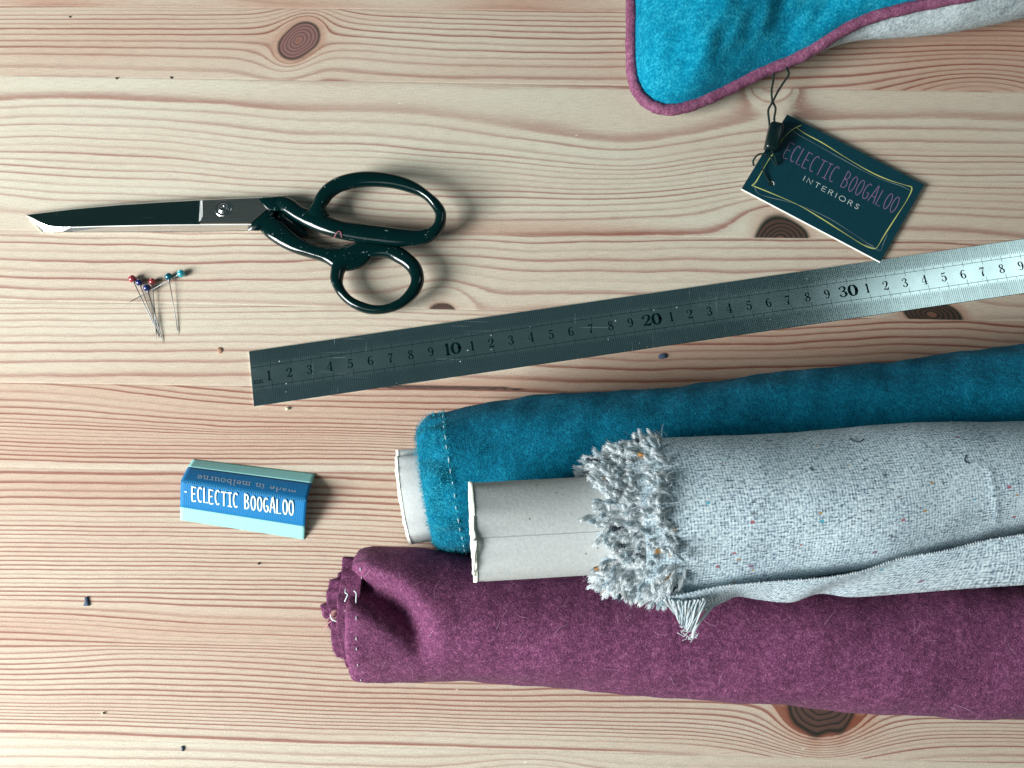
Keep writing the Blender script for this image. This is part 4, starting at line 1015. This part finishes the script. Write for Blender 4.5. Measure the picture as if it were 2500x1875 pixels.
# plum roll
def build_plum():
    st = []
    for u, vt, vb in ((905, 1334, 1660), (1000, 1336, 1660), (1150, 1355, 1668), (1400, 1372, 1686), (1700, 1388, 1712), (2100, 1402, 1742), (2500, 1412, 1750), (2900, 1420, 1758)):
        z = 0.0285; pt = P(u, vt, z); pb = P(u, vb, z*0.9); c = (pt+pb)/2; st.append([c.x, c.y, z, (pt-pb).length/2])
    t = thing('fabric_roll', (st[3][0], st[3][1], 0), 'plum purple wool fabric roll with a dented frayed end, lowest of the rolls', 'fabric roll')
    S = interp_axis(st, 210); d0 = S[1, :3]-S[0, :3]; d0 /= np.linalg.norm(d0); d0 = np.array([1, 0.0, 0])
    pre = []
    for s, k in ((-0.0068, .86), (-0.0062, .91), (-0.0050, .945), (-0.0035, .97), (-0.0016, .985)): pre.append([*(S[0, :3]+d0*s), S[0, 3]*k])
    ax = np.array(pre+S.tolist())
    def disp(Aa, PHH): return 0.0008*sn(Aa*45, PHH*1.6, 31, 3)+0.0008*sn(Aa*12, PHH, 32, 2)+0.0010*np.exp(-(Aa/0.006)**2)*sn(PHH*4, Aa*0, 33, 2)
    V, Nn, Ac, Pc, T = roll_surface(ax, 170, 0.95, disp=disp)
    # dent: crease running in from the end
    poly = [tuple(P(u, v, 0.055))[:2] for u, v in ((800, 1408), (890, 1440), (930, 1458), (975, 1490), (1010, 1535), (1022, 1570))]
    upm = V[..., 2] > 0.028
    d, par = seg_dist(V[..., 0], V[..., 1], poly)
    dep = np.where(upm, 0.017*np.exp(-(d/0.0058)**2)*(1-0.75*par**1.5), 0)
    V[..., 2] -= dep*sm(V[..., 2], 0.028, 0.048)
    poly2 = [tuple(P(u, v, 0.055))[:2] for u, v in ((905, 1395), (960, 1408), (1020, 1450), (1060, 1500))]
    d2, p2 = seg_dist(V[..., 0], V[..., 1], poly2); V[..., 2] += np.where(upm, 0.0014*np.exp(-(d2/0.008)**2), 0)
    mb = MB(); add_roll_mesh(mb, V)
    # recalculated normals for fibres
    gu = np.gradient(V, axis=0); gv = np.roll(V, -1, 1)-np.roll(V, 1, 1); nn = np.cross(gv, gu); nn /= np.linalg.norm(nn, axis=2, keepdims=True)+1e-12
    nn = np.where((nn*Nn).sum(2, keepdims=True) < 0, -nn, nn)
    rand_fibres(mb, V, nn, T, 20000, 0.0014, 0.00012, 1, 41, curl=0.7, lift=0.10)
    rand_fibres(mb, V, nn, T, 160, 0.0055, 0.00012, 2, 78, curl=0.5, lift=0.06)
    cen = V[0].mean(0); E = np.array([V[0], cen+(V[0]-cen)*0.9+np.array([0.0012, 0, 0]), cen+(V[0]-cen)*0.84+np.array([0.006, 0, 0]), cen+(V[0]-cen)*0.5+np.array([0.008, 0, 0]), cen+(V[0]-cen)*0.05+np.array([0.008, 0, 0])]); add_roll_mesh(mb, E[:, ::-1])
    mb.build('wool_cloth', [M['purple'], M['purple_fib'], simple('pale plum fibre', (0.5, 0.3, 0.42), .8, 0, .2, .3)], t)
    # inner turns of cloth poking out past the end
    inn = MB(); c0 = S[0, :3]
    zc = 0.028
    for (uL, v0, v1, rr_, sd, bend) in ((838, 1362, 1640, 0.85, 61, 0.0016), (812, 1396, 1610, 0.66, 62, 0.0026), (806, 1490, 1600, 0.40, 63, 0.0022)):
        pL = P(uL, (v0+v1)/2, 0.036); x0 = pL.x; yc = (P(uL, v0, .034).y+P(uL, v1, .034).y)/2; hr = (P(uL, v0, .034).y-P(uL, v1, .034).y)/2
        xs_ = np.linspace(x0, c0[0]-0.0015, 14); axx = np.array([[x, yc+(c0[1]-yc)*((x-x0)/(xs_[-1]-x0))**1.0*0.6, zc, hr] for x in xs_])
        Vi, Ni, Ai, _, Ti = roll_surface(axx, 120, 0.80 if rr_ > .7 else 0.86, disp=lambda a, p: bend*0.7*sn(a*40, p*2.2, sd, 2)+bend*0.5*np.exp(-(a/0.005)**2)*sn(p*4, a*0, sd+3, 2))
        ed = sn(np.linspace(0, 2*PI, 120)*1.3, 0*np.arange(120), sd+5, 2)*0.0015+0.0003*np.sin(np.linspace(0, 2*PI, 120)*9)
        fall = np.exp(-(Ai/0.010))
        Vi[..., 0] += ed[None]*fall
        inner_ = Vi*1.0; cc_ = np.array([0, yc, zc]); Vin = Vi.copy(); Vin[..., 1:] = cc_[1:]+(Vi[..., 1:]-cc_[1:])*0.90; 
        sheet = np.concatenate([Vi[::-1], Vin], 0); add_roll_mesh(inn, sheet)
        rand_fibres(inn, Vi, Ni, Ti, 2600, 0.0018, 0.00011, 1, sd+9, curl=0.6)
        # pale whip stitches wandering over the raw edge
    inn.build('inner_turns', [M['purple'], M['purple_fib']], t)
    # light raw edge of the outer turn with small stitches
    st_ = MB(); i0 = 4
    for j in range(0, 170, 4):
        if nn[i0, j, 2] < -0.3 or nn[i0, j, 1] > 0.2 or random.random() < 0.55: continue
        a = Vector(V[i0, j]+nn[i0, j]*0.0005); b = Vector(V[i0, (j+2) % 170]+nn[i0, (j+2) % 170]*0.0005)
        tube(st_, [a, a.lerp(b, .6)], 0.00018, 5)
    st_.build('stitching', M['thread_white'], t)
    lo = MB(); cr = lambda pts, r=0.00022: tube(lo, [Vector(p) for p in smooth_path([tuple(p) for p in pts], 6)], r, 6)
    s = 4.148
    def q(x, y): return (780+x/s, 1300+y/s)
    cr([P(*q(360, 765), .045), P(*q(330, 795), .046), P(*q(290, 800), .046), P(*q(250, 790), .046), P(*q(255, 765), .045)], 0.00030)
    cr([P(*q(110, 830), .045), P(*q(130, 880), .046), P(*q(180, 905), .046), P(*q(210, 945), .045), P(*q(270, 960), .045), P(*q(335, 950), .045), P(*q(355, 880), .045)], 0.00030)
    cr([P(*q(265, 570), .047), P(*q(262, 610), .049), P(*q(285, 630), .049), P(*q(255, 700), .048)], 0.00026)
    cr([P(*q(350, 590), .048), P(*q(372, 620), .050), P(*q(370, 700), .050), P(*q(378, 790), .050)], 0.00026)
    lo.build('whip_stitching', M['thread_white'], t)
    lc = MB()
    for k in range(9):
        rr = random.Random(k); pts = [P(*q(230-k*4+rr.uniform(-20, 20), 800+rr.uniform(-30, 40)), .045), P(*q(160+rr.uniform(-30, 20), 800+rr.uniform(-20, 60)), .046), P(*q(120+rr.uniform(-15, 40), 850+rr.uniform(-40, 50)), .045), P(*q(rr.uniform(150, 220), 880+rr.uniform(-30, 30)), .044)]
        tube(lc, [Vector(p) for p in smooth_path([tuple(p) for p in pts], 6)], 0.00014, 5)
    for k in range(2):
        pts = [P(*q(130, 890), .044), P(*q(90, 920), .040), P(*q(65, 960+k*10), .034), P(*q(38, 950+k*60), .026)]
        tube(lc, [Vector(p) for p in smooth_path([tuple(p) for p in pts], 6)], 0.00016, 5)
    lc.build('loose_thread', M['coral'], t)
build_plum()

# grey tweed roll lying in the valley between the two
def build_tweed():
    ZL, ZR = 0.083, 0.064
    def zf(u): return ZL+(ZR-ZL)*(u-1150)/1350.
    st = []
    for u, vt, vb in ((1530, 1093, 1461), (1570, 1088, 1458), (1640, 1078, 1453), (1750, 1070, 1440), (1900, 1060, 1416), (2100, 1048, 1386), (2300, 1037, 1338), (2500, 1030, 1294), (2900, 1015, 1230)):
        z = zf(u); pt = P(u, vt, z); pb = P(u, vb, z); c = (pt+pb)/2; st.append([c.x, c.y, z, (pt-pb).length/2])
    t = thing('fabric_roll', (st[3][0], st[3][1], 0), 'speckled pale grey tweed roll with a frayed end, lying on top of two wool rolls', 'fabric roll')
    S = interp_axis(st, 200); d0 = S[20, :3]-S[0, :3]; d0 /= np.linalg.norm(d0)
    def disp(Aa, PHH): return 0.0004*sn(Aa*26, PHH*1.6, 71, 3)+0.0007*sn(Aa*14, PHH, 72, 2)
    V, Nn, Ac, Pc, T = roll_surface(S, 180, 1.0, disp=disp)
    # slack crease near the right
    poly = [tuple(P(u, v, .10))[:2] for u, v in ((2445, 1140), (2462, 1195), (2490, 1260))]
    d, par = seg_dist(V[..., 0], V[..., 1], poly); V[..., 2] += np.where(V[..., 2] > .07, 0.0004*np.exp(-(d/0.0012)**2), 0)
    mb = MB(); add_roll_mesh(mb, V)
    ax_at = [Ac.ravel()]; ar_at = [Pc.ravel()]
    cnt0 = mb.n
    rand_fibres(mb, V, Nn, T, 5000, 0.0016, 0.0001, 1, 81, curl=0.8, lift=0.15)
    k = mb.n-cnt0
    cloth = mb.build('tweed_cloth', [M['tweed'], M['yarn_light']], t, True, {'ax': np.concatenate([Ac.ravel(), np.zeros(k)]), 'ar': np.concatenate([Pc.ravel(), np.zeros(k)])})
    # frayed end: layers of unravelled yarn tufts
    fr = MB(); r = np.random.default_rng(12); c0 = S[0, :3]; R0 = S[0, 3]; Sx = np.cross([0, 0, 1.0], d0); Sx /= np.linalg.norm(Sx); Kx = np.cross(d0, Sx)
    def tuft(base, dr, ln_, rad, mi, wav):
        pts = []; p = Vector(base); dd = Vector(dr).normalized(); sd = Vector(r.normal(0, 1, 3)).normalized()
        n_ = 6
        for i in range(n_):
            pts.append(p.copy()); dd = (dd+sd*wav*math.cos(i*1.9+wav*9)).normalized(); p = p+dd*(ln_/(n_-1))
        rr_ = [rad*x for x in (0.7, 0.9, 1.1, 0.95, 1.0, 0.5)]
        tube(fr, pts, [q*0.62 for q in rr_], 6, mi)
        BUN.append(([tuple(q) for q in pts], rad, mi)); return pts
    def pick(): 
        x = r.random(); return 0 if x < 0.74 else (1 if x < 0.955 else (2 if x < 0.985 else 3))
    rows = []
    for k_ in range(13): 
        q = k_/12.; rows.append((-0.0145+0.0235*q, 0.80+0.235*q, 66))
    wig = lambda ph: 0.0022*math.sin(ph*2.3+1)+0.0012*math.sin(ph*7)
    FB = []; BUN = []
    for (s, rk, cnt) in rows:
        for i in range(cnt):
            ph = -0.35*PI+1.7*PI*(i+r.random())/cnt
            ph = PI/2+ (ph-PI/2)
            nn = Sx*math.cos(ph)+Kx*math.sin(ph)
            base = c0+d0*(s+0.004+wig(ph)+r.normal(0, .0011))+nn*R0*(rk+r.normal(0, .02)-0.02)
            cl = float(sn(np.array(ph*3.2), np.array(s*260.), 19, 2)); c2_ = float(sn(np.array(ph*3.0), np.array(s*240.), 29, 2))
            dr = -d0*(0.8+0.2*r.random())+nn*(0.22+0.35*r.random())+(Kx*math.cos(ph)-Sx*math.sin(ph))*cl*0.55+nn*c2_*0.2+r.normal(0, .2, 3)
            tuft(base, dr, 0.0044+0.0034*r.random(), 0.00068+0.00045*r.random(), pick(), 0.6)
            FB.append((base, nn))
    # each tuft is a plied bunch of fine wool fibres
    for mi in (0, 1, 2, 3):
        sel = [b for b in BUN if b[2] == mi]; rep = 22
        if not sel: continue
        PT = np.repeat(np.array([b[0] for b in sel]), rep, 0); RD = np.repeat(np.array([b[1] for b in sel]), rep)[:, None, None]
        nF = len(PT); an = r.random((nF, 1))*2*PI+np.linspace(0, 5.0, 6)[None]; of = np.zeros((nF, 6, 3)); q1 = r.normal(0, 1, (nF, 1, 3)); 
        of[..., 0] = np.cos(an); of[..., 1] = np.sin(an); of[..., 2] = np.cos(an*1.3+1)
        prof = np.array([0.7, 0.95, 1.05, 1.1, 1.05, 0.8])[None, :, None]
        PT = PT+of*RD*prof*0.9+q1*0.00005*np.arange(6)[None, :, None]
        tg = np.gradient(PT, axis=1); vw = np.array(tuple(CAM))-PT; sd_ = np.cross(tg, vw+r.normal(0, .12, (nF, 1, 3))); sd_ /= np.linalg.norm(sd_, axis=2, keepdims=True)+1e-9
        wd = 0.00020*(0.7+0.6*r.random((nF, 1, 1)))*np.array([1, 1, 1, 1, .9, .6])[None, :, None]
        VV = np.stack([PT-sd_*wd/2, PT+sd_*wd/2], 2); bs_ = (np.arange(nF)*12)[:, None]
        fr.add(VV.reshape(-1, 3), np.concatenate([np.concatenate([bs_+2*k, bs_+2*k+1, bs_+2*k+3, bs_+2*k+2], 1) for k in range(5)]).tolist(), mi)
    n_ = 3500; idx = r.integers(0, len(FB), n_); pb = np.array([FB[i][0] for i in idx])+r.normal(0, .0012, (n_, 3)); nb = np.array([FB[i][1] for i in idx])
    dd = -d0*0.8+nb*0.7+r.normal(0, .7, (n_, 3)); dd /= np.linalg.norm(dd, axis=1, keepdims=True)
    fibres(fr, pb+nb*0.001, dd, nb, 0.0045*(0.4+r.random(n_)), 0.00013, 0.6, 5, 0, 17, 0.1)
    for i in range(60):
        b_, nb_ = FB[r.integers(0, len(FB))]; tuft(b_+nb_*0.003, -d0*0.8*r.normal(.6, .6)+nb_*0.3+r.normal(0, .8, 3), 0.007, 0.00016, 2, 0.5)
    f = fr.build('frayed_edge', [M['yarn_light'], M['yarn_mid'], M['yarn_dark'], M['yarn_orange']], t); f['kind'] = 'stuff'
    # packed cloth under the fringe
    ud = MB(); axx = np.array([[*(c0+d0*s), R0*k] for s, k in ((-0.0105, .60), (-0.010, .76), (-.007, .82), (-0.002, .90), (0.003, .965), (0.012, .975))])
    Vu, Nu, Au, Pu, _ = roll_surface(axx, 120); add_roll_mesh(ud, Vu); ud.build('inner_turns', M['yarn_light'], t)
    # cardboard tube
    zt = 0.0835; a0 = P(1150, 1181, zt); a1 = P(1158, 1422, zt); b0_ = P(1420, 1165, zt-0.003); b1_ = P(1420, 1405, zt-0.003)
    ca = (a0+a1)/2; cb = (b0_+b1_)/2; Rt = (a0-a1).length/2; dt = np.array((cb-ca).normalized()); ca = np.array(ca)
    axt = np.array([[*(ca+dt*s), Rt] for s in (0.0, .0006, .004, .02, .04, .06, .09)])
    Vt, Nt, At_, _, _ = roll_surface(axt, 96, 0.93, disp=lambda a, p: 0.00025*sn(a*20, p*2, 5, 2)+0.0005*np.exp(-(a/0.002)**2)*sn(p*6, a*0, 8, 2))
    tb = MB(); add_roll_mesh(tb, Vt); tube_o = tb.build('cardboard_tube', M['board'], t)
    rm = MB(); inner = ca+(Vt[0]-ca)*0.90; rj = np.random.default_rng(8)
    ring = np.array([Vt[1]+Nt[1]*0.0003, Vt[0]+Nt[0]*0.0003-dt*0.0005, inner-dt*0.0004, inner+dt*0.03]); ring[1] += rj.normal(0, .00012, ring[1].shape)
    add_roll_mesh(rm, ring)
    # peeled paper lip along the torn edge
    lip = []
    s_ = 3.16
    def q(x, y): return (780+x/s_, 960+y/s_)
    edge = [(1163, 690), (1180, 745), (1188, 800), (1192, 900), (1200, 960), (1196, 1050), (1212, 1100), (1214, 1140), (1226, 1135), (1218, 1200), (1205, 1250), (1200, 1330), (1190, 1420)]
    zt_ = lambda v: zt+Rt*0.93*math.sqrt(max(0, 1-((v-1301)/123.)**2))+0.0010
    L2 = []; 
    for i, (x, y) in enumerate(edge):
        u, v = q(x, y); u0 = 1147+(v-1180)*0.04
        L2.append((P(u0, v, zt_(v)-0.0008), P((u0+u)/2, v, zt_(v)+0.0001), P(u, v, zt_(v)-0.0001), P(u+0.5, v, zt_(v)-0.0005)))
    Lv = [p for row in L2 for p in row]; rm.add(Lv, grid_faces(len(L2), 4))
    rm.build('torn_rim', M['board_edge'], tube_o)
    # paper overlap seam and staple holes
    tree = BVHTree.FromPolygons([tuple(p) for p in np.concatenate(tb.v)], tb.f); sm_ = MB()
    pts = []
    for k_ in range(30):
        u = 1172+k_*7.6; v = 1313-k_*0.42+0.6*math.sin(k_*1.1); pts.append(P(u, v, 0))
    V_ = []
    for k_ in range(46):
        u = 1172+k_*7.6; v = 1313-k_*0.42+0.5*math.sin(k_*1.1)
        for dv in (0, 1.5):
            hit, nrm, _, _ = tree.ray_cast(CAM, ray(u, v+dv)); V_.append(hit+nrm*0.00006 if hit else P(u, v+dv, zt+Rt))
    sm_.add(V_, [(2*i, 2*i+1, 2*i+3, 2*i+2) for i in range(45)])
    sm_.build('paper_seam', simple('paper seam line', (0.26, 0.26, 0.25), 0.9, 0, 0.1, 0.4, 900), tube_o, False)  # thin darker line drawn along the paper overlap
    # loose flap of cloth along the lower side
    fl = MB(); top = [(1605, 1462), (1680, 1447), (1750, 1432), (1813, 1425), (1900, 1418), (2000, 1411), (2100, 1394), (2200, 1362), (2300, 1345), (2400, 1320), (2500, 1303), (2900, 1235)]
    bot = [(1628, 1478), (1690, 1502), (1765, 1472), (1800, 1457), (1850, 1464), (1930, 1471), (2000, 1450), (2080, 1458), (2200, 1450), (2350, 1438), (2500, 1428), (2900, 1400)]
    pr = smooth_path([(*a, *b) for a, b in zip(top, bot)], 8); rows_ = []; axa = []; ara = []; acc = 0; prev = None
    for (tu, tv, bu, bv) in pr:
        zz = zf(tu)-0.012; 
        zt2 = zz+0.031; zb2 = zz+0.013
        a = P(tu, tv, zt2); b = P(bu, bv, zb2); row = []
        cdir = Vector((0, 1, 0))
        for j in range(9):
            s = j/8; p = a.lerp(b, s); p.z += 0.0035*math.sin(PI*s); row.append(p)
        row.append(b+Vector((0, 0.0008, -0.0022))); row.append(b+Vector((0, 0.005, -0.0050))); row.append(b+Vector((0, 0.014, -0.012)))
        if prev is not None: acc += (a-prev).length
        prev = a; rows_.append(row); axa += [acc]*12; ara += [0.0025*j for j in range(12)]
    Vf = [p for row in rows_ for p in row]; fl.add(Vf, grid_faces(len(rows_), 12))
    # picot tooth edge
    c1 = fl.n
    for i in range(0, len(rows_)-1):
        a = rows_[i][0]; b = rows_[i+1][0]; m_ = max(1, int((b-a).length/0.0009))
        for k_ in range(m_):
            p = a.lerp(b, k_/m_); tube(fl, [p+Vector((random.uniform(-.0003, .0003), -0.0006, 0.0003)), p+Vector((0, random.uniform(0, .0004), 0.0001))], [random.uniform(.00014, .00028), 0.00012], 5, 1)
    # under layer wedge: closes the fold back on the roll
    k = fl.n-c1
    fl.build('loose_flap', [M['tweed'], M['yarn_light']], t, True, {'ax': np.array(axa+[0]*k), 'ar': np.array(ara+[0]*k)})
    # fringe of the flap corner
    cf = MB(); s_ = 2.86
    def q2(x, y): return (1350+x/s_, 1020+y/s_)
    rr = random.Random(4)
    for i in range(70):
        f_ = i/69.; x0 = 745+f_*330+rr.uniform(-8, 8); y0 = 1262+28*math.sin(f_*2.4)-f_*20+rr.uniform(-5, 5)
        x1 = 850+f_*110+rr.uniform(-14, 14); y1 = 1340+f_*130+45*math.sin(f_*2.8)+rr.uniform(-16, 16)
        z0 = 0.094; z1 = 0.076
        pts = [P(*q2(x0+(x1-x0)*s+rr.uniform(-4, 4), y0+(y1-y0)*s+rr.uniform(-4, 4)), z0+(z1-z0)*s+0.0012*math.sin(s*5+i)) for s in (0, .25, .5, .75, 1)]
        tube(cf, [Vector(p) for p in smooth_path([tuple(p) for p in pts], 3)], [0.00036*(1-0.5*(j/12.)**2) for j in range(13)], 6, i % 2)
    pts = [P(*q2(x, y), .080) for x, y in ((1190, 1250), (1120, 1310), (1070, 1370), (1020, 1430), (985, 1490), (975, 1540))]
    tube(cf, [Vector(p) for p in smooth_path([tuple(p) for p in pts], 4)], 0.0006, 6, 0)
    for i in range(26):
        x = rr.uniform(900, 1010); y = rr.uniform(1440, 1540); pts = [P(*q2(x+rr.uniform(-40, 40)*s, y+rr.uniform(-35, 35)*s), .077) for s in (0, .3, .6, 1)]
        tube(cf, [Vector(p) for p in smooth_path([tuple(p) for p in pts], 4)], 0.00013, 4, 0)
    cf.build('corner_fringe', [M['yarn_light'], M['yarn_mid']], t)
    # stray dark hairs
    ctree = BVHTree.FromPolygons([tuple(p) for p in V.reshape(-1, 3)], grid_faces(V.shape[0], V.shape[1], True))
    for pts in (((2072, 1072), (2085, 1079), (2098, 1080), (2108, 1073)), ((2358, 1112), (2354, 1126), (2366, 1131)), ((1975, 1142), (1983, 1150))):
        pp = [(lambda h: h[0]+h[1]*0.0002)(ctree.ray_cast(CAM, ray(u, v))) for u, v in pts]
        dh = MB(); tube(dh, [Vector(p) for p in smooth_path([tuple(p) for p in pp], 4)], 0.0002, 5)
        dh.build('dark_hair', M['yarn_dark'], t)
build_tweed()

# ------------------------------------------------------------------ cushion
def build_cushion():
    # piping line: (u, v, z) in the photo part, then world points closing the cushion out of frame
    pix = [(1541, -120, .016), (1540, -40, .015), (1542, 40, .014), (1541, 120, .012), (1545, 190, .0105), (1562, 232, .0095), (1592, 258, .009), (1632, 268, .009), (1680, 260, .0095), (1740, 236, .011),
           (1800, 207, .013), (1860, 177, .0155), (1930, 149, .018), (1990, 118, .022), (2060, 73, .027), (2130, 42, .031), (2210, 21, .035), (2300, 2, .038), (2400, -18, .041)]
    pw = [tuple(P(*p)) for p in pix]
    e = pw[-1]
    pw += [(e[0]+0.05, e[1]+0.012, .042), (0.40, 0.235, .040), (0.445, 0.255, .034), (0.46, 0.29, .030), (0.45, 0.40, .036), (0.44, 0.50, .030), (0.41, 0.545, .022), (0.36, 0.55, .028), (0.22, 0.53, .034), (0.10, 0.53, .026), (0.065, 0.50, .022), (0.06, 0.44, .026), (0.058, 0.36, .024), (0.056, 0.29, .020)]
    B = np.array(smooth_path(pw, 8, True)); n = len(B)
    t = thing('cushion', (0.25, 0.38, 0), 'turquoise wool cushion with plum piping and a pale grey underside at the top right', 'cushion')
    cen = np.array([0.25, 0.385, 0.0]); H = 0.060
    K = 60; rings = []
    for k in range(K+1):
        s = k/K   # 0 boundary .. 1 centre
        ss = 1-(1-s)**1.0
        p = B*(1-ss)+cen*ss
        bz = B[:, 2]*(1-s)+0.03*s
        p[:, 2] = bz+(H)*(1-(1-s)**2.2)**0.62*0.92*min(1, 1.0)-0.0035*math.exp(-(s/0.018)**2)
        wr = 0.0016*sn(p[:, 0]*45, p[:, 1]*38, 91, 2)+0.0010*sn(p[:, 0]*150, p[:, 1]*130, 92, 2)
        p[:, 2] += wr*min(1, s*12)
        rings.append(p)
    V = np.array(rings)
    # broad valley that throws the right part into shade and puckers by the corner
    def dd(u0, v0, z, du, dv, rad, A):
        c = P(u0, v0, z); g = np.exp(-(((V[..., 0]-c.x)*math.cos(dv)+(V[..., 1]-c.y)*math.sin(dv))/du)**2-((-(V[..., 0]-c.x)*math.sin(dv)+(V[..., 1]-c.y)*math.cos(dv))/rad)**2)
        V[..., 2] += A*g*np.minimum(1, np.arange(K+1)[:, None]/5.)
    dd(1760, 60, .05, 0.030, math.radians(-15), 0.07, 0.0080)
    dd(1960, 30, .05, 0.030, math.radians(-20), 0.08, -0.0090)
    dd(1640, 225, .02, 0.006, math.radians(10), 0.014, -0.0035)
    dd(1600, 205, .02, 0.006, math.radians(10), 0.014, 0.0020)
    mb = MB(); mb.add(V.reshape(-1, 3), grid_faces(K+1, n, True))
    gu = np.gradient(V, axis=0); gv = np.roll(V, -1, 1)-np.roll(V, 1, 1); nn = np.cross(gu, gv); nn /= np.linalg.norm(nn, axis=2, keepdims=True)+1e-12; nn *= np.sign(nn[..., 2:]+1e-9)
    r = np.random.default_rng(2); m_ = 9000
    i = r.integers(0, 34, m_); j = r.integers(0, 19*8, m_); a = r.random((m_, 1)); b = r.random((m_, 1))
    p = V[i, j]*(1-a)+V[i+1, j]*a; p = p+(V[i, (j+1) % n]-V[i, j])*b; d = r.normal(0, 1, (m_, 3)); q = nn[i, j]; d -= q*(d*q).sum(1, keepdims=True); d /= np.linalg.norm(d, axis=1, keepdims=True)
    fibres(mb, p+q*0.00005, d, q, 0.0016*(.5+r.random(m_)), 0.00012, 0.7, 5, 1, 3, 0.12)
    mb.build('wool_cover', [M['cush'], simple('turquoise fibre', (0.02, 0.40, 0.54), .8, 0, .2, .4)], t)
    # piping
    pb = MB(); rad = 0.0030
    Pp = [Vector(x) for x in B]; tube(pb, Pp, [float(rad*(1+0.05*math.sin(i*0.9)+0.05*math.sin(i*2.3+1))) for i in range(len(Pp))], 14, 0, 1.0, False, True)
    Vp = np.array([tuple(x) for x in Pp]); m_ = 3500; j = r.integers(0, n, m_); d = r.normal(0, 1, (m_, 3)); d /= np.linalg.norm(d, axis=1, keepdims=True); nq = d.copy()
    tdir = np.roll(Vp, -1, 0)-np.roll(Vp, 1, 0); tdir /= np.linalg.norm(tdir, axis=1, keepdims=True); nq = nq-tdir[j]*(nq*tdir[j]).sum(1, keepdims=True); nq /= np.linalg.norm(nq, axis=1, keepdims=True)
    d2 = nq*0.5+r.normal(0, .7, (m_, 3)); d2 /= np.linalg.norm(d2, axis=1, keepdims=True)
    fibres(pb, Vp[j]+nq*rad*0.98+(np.roll(Vp, -1, 0)-Vp)[j]*r.random((m_, 1)), d2, nq, 0.0012, 0.0001, 0.6, 4, 1, 8)
    pb.build('piping', [M['piping'], M['purple_fib']], t)
    # underside
    ub = MB(); K2 = 24; rings = []
    # foot line of the pale underside (pixels on the table) where it shows
    for k in range(K2+1):
        s = k/K2; p = B*(1-s)+cen*s
        f_ = np.clip(s/0.30, 0, 1); out = np.sin(f_*PI)*0.010*np.clip((B[:, 2]-0.018)/0.02, 0, 1)
        vec = B[:, :2]-cen[:2]; vec /= np.linalg.norm(vec, axis=1, keepdims=True)
        p[:, :2] = B[:, :2]*(1-s*s*0.9)+cen[:2]*(s*s*0.9)+vec*out[:, None]
        p[:, 2] = (B[:, 2]-0.001)*(1-f_)**1.15*1.0+0.0006
        rings.append(p)
    Vu = np.array(rings); ub.add(Vu.reshape(-1, 3), grid_faces(K2+1, n, True))
    ub.build('underside', M['grey_felt'], t)
build_cushion()

# ------------------------------------------------------------------ scraps and crumbs
def scrap(name, outline, m, h, label, cat, group=None):
    mb = MB(); pts = [P(u, v, 0) for u, v in outline]; c = sum(pts, Vector())/len(pts)
    n = len(pts); V = [(p.x, p.y, 0.00005) for p in pts]+[(c.x+(p.x-c.x)*.86, c.y+(p.y-c.y)*.86, h*random.uniform(.7, 1)) for p in pts]+[(c.x, c.y, h*1.05)]
    f = [(i, (i+1) % n, n+(i+1) % n, n+i) for i in range(n)]+[(n+i, n+(i+1) % n, 2*n) for i in range(n)]
    mb.add([Vector(v)-Vector((c.x, c.y, 0)) for v in V], f); o = mb.build(name, m); o.location = (c.x, c.y, 0); tag(o, label, cat, group)
def blob(u, v, a, b, rot=0, k=9, j=.18):
    rr = random.Random(int(u*7+v)); return [(u+a*math.cos(t)*math.cos(rot)*(1+rr.uniform(-j, j))-b*math.sin(t)*math.sin(rot), v+a*math.cos(t)*math.sin(rot)+b*math.sin(t)*math.cos(rot)*(1+rr.uniform(-j, j))) for t in [2*PI*i/k for i in range(k)]]
scrap('cloth_scrap', [(207.5, 1458), (216, 1455.5), (217, 1470), (219.5, 1479), (203.5, 1479.5), (207.5, 1470)], M['scrap'], .0009, 'small grey blue flared scrap lying on the boards left of the plum roll', 'scrap', 'dark scraps on the table')
scrap('cloth_scrap', [(442, 1822), (447, 1820), (450, 1827), (448, 1834), (443, 1834), (445, 1828)], M['scrap'], .0008, 'tiny curved dark scrap near the bottom edge of the table view', 'scrap', 'dark scraps on the table')
scrap('cloth_scrap', blob(1618, 870, 11, 7, -.1), M['scrap'], .0008, 'rounded dark grey scrap between the steel ruler and the teal roll', 'scrap', 'dark scraps on the table')
scrap('crumb', blob(285, 192, 3, 2.2), M['crumb_dark'], .0007, 'tiny dark crumb left of the large brown knot at upper left', 'crumb', 'dark crumbs on the table')
scrap('crumb', blob(418, 190, 3.6, 1.8, .7), M['crumb_dark'], .0006, 'tiny elongated dark crumb nearest the large brown knot', 'crumb', 'dark crumbs on the table')
scrap('crumb', blob(632, 1376, 3, 2.7), M['crumb_dark'], .0007, 'tiny square dark crumb below the blue woven label', 'crumb', 'dark crumbs on the table')
scrap('crumb', blob(171, 42, 2.6, 2), M['crumb_dark'], .0006, 'tiny dark crumb at the upper left by the top board seam', 'crumb', 'dark crumbs on the table')
scrap('crumb', blob(702, 998, 5, 4), M['crumb'], .0012, 'pale wood crumb just below the left end of the ruler', 'crumb', 'pale crumbs on the table')
scrap('crumb', blob(252, 1741, 4, 2.6, -.6), M['crumb'], .0010, 'pale splinter on the fine grained board at lower left', 'crumb', 'pale crumbs on the table')
scrap('wood_dent', blob(537, 855, 7, 8), simple('brown wood dent', (0.34, 0.2, 0.13), .8, 0, .2, .3), .0005, 'small brown wood dent left of the ruler end', 'wood dent')  # dent in the board, built as a low raised patch
